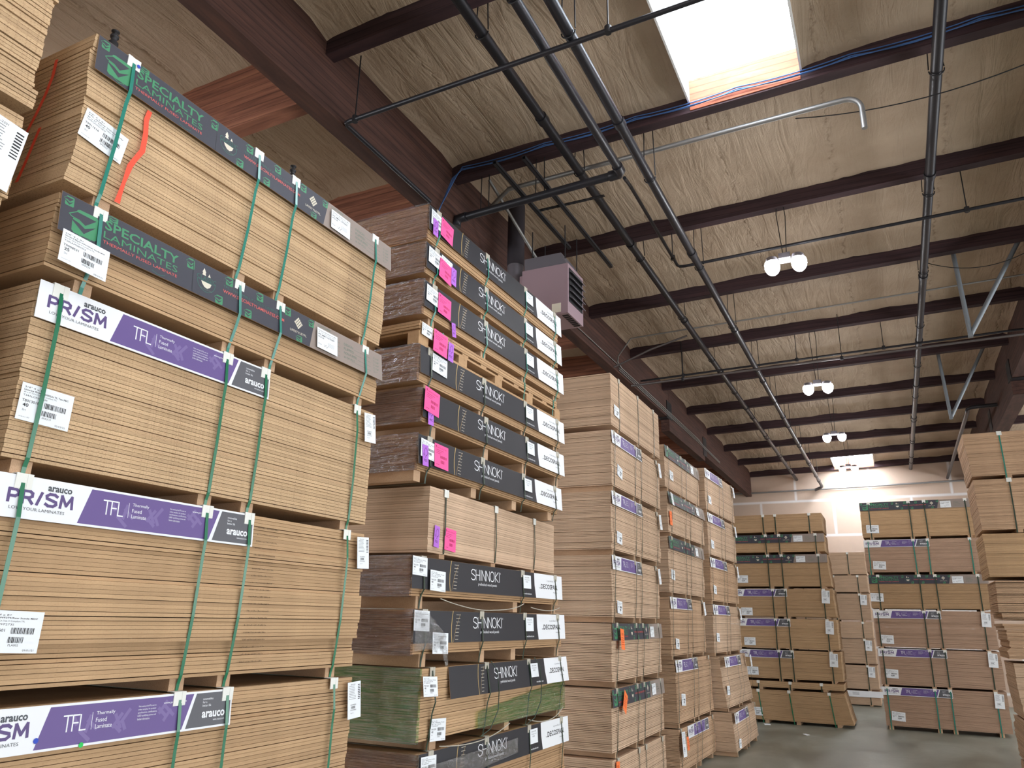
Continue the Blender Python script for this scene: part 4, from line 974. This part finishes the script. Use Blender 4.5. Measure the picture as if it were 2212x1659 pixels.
# unit heater with flue
t = thing('unit_heater', 'mauve box heater with dark louvres hanging beyond the top of the black banner stack', 'heater', (-3.49, 8.15, 5.80))
b = MB(); w, d, h = .31, .26, .66
b.box(-w, w, -d, d, .03, h); b.box(-w-.05, -w, -d+.03, d-.03, .08, h-.05)
b.build('casing', M['heat'], t)
b = MB(); b.hexa([(-w, -d, 0), (w, -d, 0), (w, d, 0), (-w, d, 0), (-w, -d, .03), (w, -d, .03), (w, d, .03), (-w, d, .03)])
b.build('bottom_pan', M['heat'], t)
b = MB()
for i in range(7): b.box(w-.10, w-.02, -d+.06+i*.062, -d+.10+i*.062, -.004, 0)
b.build('vent_slots', M['dark'], t)
b = MB(); b.box(w, w+.006, -d+.035, d-.035, .16, h-.05); b.build('louvre_opening', M['dark'], t)
for i in range(5):
    z = .22+i*.085
    b = MB(); b.hexa([(w+.004, -d+.04, z), (w+.05, -d+.04, z-.03), (w+.05, d-.04, z-.03), (w+.004, d-.04, z), (w+.004, -d+.04, z+.008), (w+.05, -d+.04, z-.022), (w+.05, d-.04, z-.022), (w+.004, d-.04, z+.008)]); b.build('louvre', M['heatg'], t)
b = MB(); b.hexa([(-w+.02, -d+.02, h), (w-.02, -d+.02, h), (w-.02, d-.02, h), (-w+.02, d-.02, h), (-w+.02, -d+.02, h+.17), (w-.10, -d+.02, h+.17), (w-.10, d-.02, h+.17), (-w+.02, d-.02, h+.17)])
b.build('draft_hood', M['heatg'], t)
b = MB(); b.box(.10, .22, -d-.004, -d, .02, .14); b.build('rating_plate', M['cream'], t)
for x, y in ((-.2, -.2), (.25, -.2), (-.2, .2), (.25, .2)):
    b = MB(); b.tube([(x, y, h+.1), (x, y, 1.22)], .007, 6); b.build('hanger_rod', M['blk'], t)
t = thing('flue_pipe', 'dark round flue with a shiny elbow beside the mauve heater', 'flue', (-4.05, 8.2, 6.1))
b = MB(); b.tube([(0, 0, .62), (0, 0, 1.52)], .115, 18); b.build('flue_section', mat('dark_flue', srgb(64, 60, 66), .45, .4), t)
b = MB(); b.tube([(0, 0, .34), (0, 0, .64)], .108, 18); b.build('flue_section', M['heatg'], t)
b = MB(); b.tube([(0, 0, .36), (0, 0, .28), (.03, 0, .19), (.09, 0, .13), (.17, 0, .11), (.27, 0, .12)], .092, 16); b.build('elbow', M['emt'], t)
for x, y0, y1, nm in ((-3.42, 6.35, 8.55, 'left'), (-3.09, 6.4, 9.3, 'right')):
    t = MB(); t.box(-.022, .022, 0, y1-y0, 0, .004); t.box(-.022, -.018, 0, y1-y0, 0, .042); t.box(.018, .022, 0, y1-y0, 0, .042)
    t.box(-.018, .018, 0, y1-y0, .038, .042)
    o = t.build('strut_channel', M['blk']); o.location = (x, y0, 7.0); tag(o, '%s dark strut channel hanging over the mauve heater' % nm, 'channel', 'strut channels over the heater')
t = MB(); t.box(0, .85, 0, .042, 0, .01)
for i in range(12): t.box(.03+i*.07, .06+i*.07, -.001, .043, -.001, .011, 1)
o = t.build('strut_channel', [M['blk'], M['dark']]); o.location = (-3.42, 7.52, 7.05); tag(o, 'short perforated strut crossing between the channels and the main pipe', 'channel')
conduit('pale flat bar slanting down to the top of the heater', [(-4.0, 7.3, 7.5), (-3.7, 8.3, 6.66)], .02, 'emt', 'slanting_bar', 'bar')

# grey V braces
def vbrace(y, xl, zl, xb, zbm, xr, zr, label):
    t = thing('v_brace', label, 'brace', (xb, y, zbm), 0, 'grey V braces hung below the ceiling')
    for (x, z) in ((xl, zl), (xr, zr)):
        b = MB(); b.tube([(x-xb, 0, z-zbm), (0, 0, 0)], .032, 4); b.build('tube', M['brace'], t)
    b = MB(); b.box(-.03, .03, -.04, .04, -.03, .03); b.build('joint_plate', M['brace'], t)
vbrace(12.1, 1.34, 7.735, 1.39, 6.30, 2.24, 7.755, 'larger and nearer grey V shaped brace at the right')
vbrace(17.2, 1.34, 7.735, 1.40, 6.31, 2.18, 7.755, 'smaller farther grey V shaped brace at the right')

# paper scraps on the floor
for i, (x, y, rz) in enumerate(((-3.1, 19.9, .4), (-2.05, 18.6, 1.2))):
    b = MB(); b.hexa([(0, 0, 0), (.14, 0, .0), (.14, .09, .01), (0, .09, .02), (0, 0, .004), (.14, 0, .004), (.14, .09, .014), (0, .09, .024)])
    o = b.build('paper_scrap', M['paper']); o.location = (x, y, .001); o.rotation_euler = (0, 0, rz)
    tag(o, ('white paper scrap on the concrete close to the broad far stack', 'white paper scrap lying out in the open aisle')[i], 'paper scrap', 'paper scraps on the floor')

# made-up door openings in the unseen side walls, added for fill light
dn = [0]
def fill_door(x, y, w, h, side, power):
    dn[0] += 1; t = 'added_door_%d' % dn[0]
    b = MB()
    if side in 'lr':
        xs = (x-.06, x+.06)
        b.box(*xs, y-w/2-.15, y-w/2, 0, h+.15); b.box(*xs, y+w/2, y+w/2+.15, 0, h+.15); b.box(*xs, y-w/2-.15, y+w/2+.15, h, h+.15)
    else:
        ys = (y-.06, y+.06)
        b.box(x-w/2-.15, x-w/2, *ys, 0, h+.15); b.box(x+w/2, x+w/2+.15, *ys, 0, h+.15); b.box(x-w/2-.15, x+w/2+.15, *ys, h, h+.15)
    struct(b.build(t, M['heatg']))
    l = bpy.data.lights.new('door_fill', 'AREA'); l.shape = 'RECTANGLE'; l.size = w; l.size_y = h; l.energy = power; l.color = (.90, .95, 1)  # area light across the added opening, lifts the ceiling
    o = bpy.data.objects.new('door_fill', l); COL.objects.link(o)
    if side == 'r': o.location = (x-.08, y, h/2); o.rotation_euler = (PI/2, 0, PI/2)
    if side == 'l': o.location = (x+.08, y, h/2); o.rotation_euler = (PI/2, 0, -PI/2)
    if side == 'b': o.location = (x, y+.08, h/2); o.rotation_euler = (PI/2, 0, PI)
for yy in (-6, 2, 10, 18, 25): fill_door(XW1-.02, yy, 5, 4.6, 'r', 460)
for yy in (-7,): fill_door(XW0+.02, yy, 6, 4.6, 'l', 1100)
# ------------------------------------------------------------------ camera, world, view
F_PX = 1636.3516584
R = [[0.8983918, -0.1129955, -0.4244104],
     [0.4387521, 0.2742854, 0.8557243],
     [0.0197166, -0.9549867, 0.2959928]]
cam = bpy.data.cameras.new('camera'); cam.sensor_width = 36; cam.sensor_fit = 'HORIZONTAL'; cam.lens = F_PX/2212*36
cam.clip_start = .05; cam.clip_end = 200
co = bpy.data.objects.new('camera', cam); COL.objects.link(co)
mw = Matrix.Identity(4)
for i in range(3):
    mw[i][0] = R[i][0]; mw[i][1] = -R[i][1]; mw[i][2] = -R[i][2]
mw[2][3] = 2.25
co.matrix_world = mw
scene.camera = co
w = bpy.data.worlds.new('world'); scene.world = w; w.use_nodes = True
bg = w.node_tree.nodes['Background']; bg.inputs[0].default_value = (.7, .85, 1, 1); bg.inputs[1].default_value = 1.0
vs_ = scene.view_settings
vs_.view_transform = 'Standard'; vs_.look = 'None'; vs_.gamma = 1; vs_.use_curve_mapping = False
vs_.exposure = .27
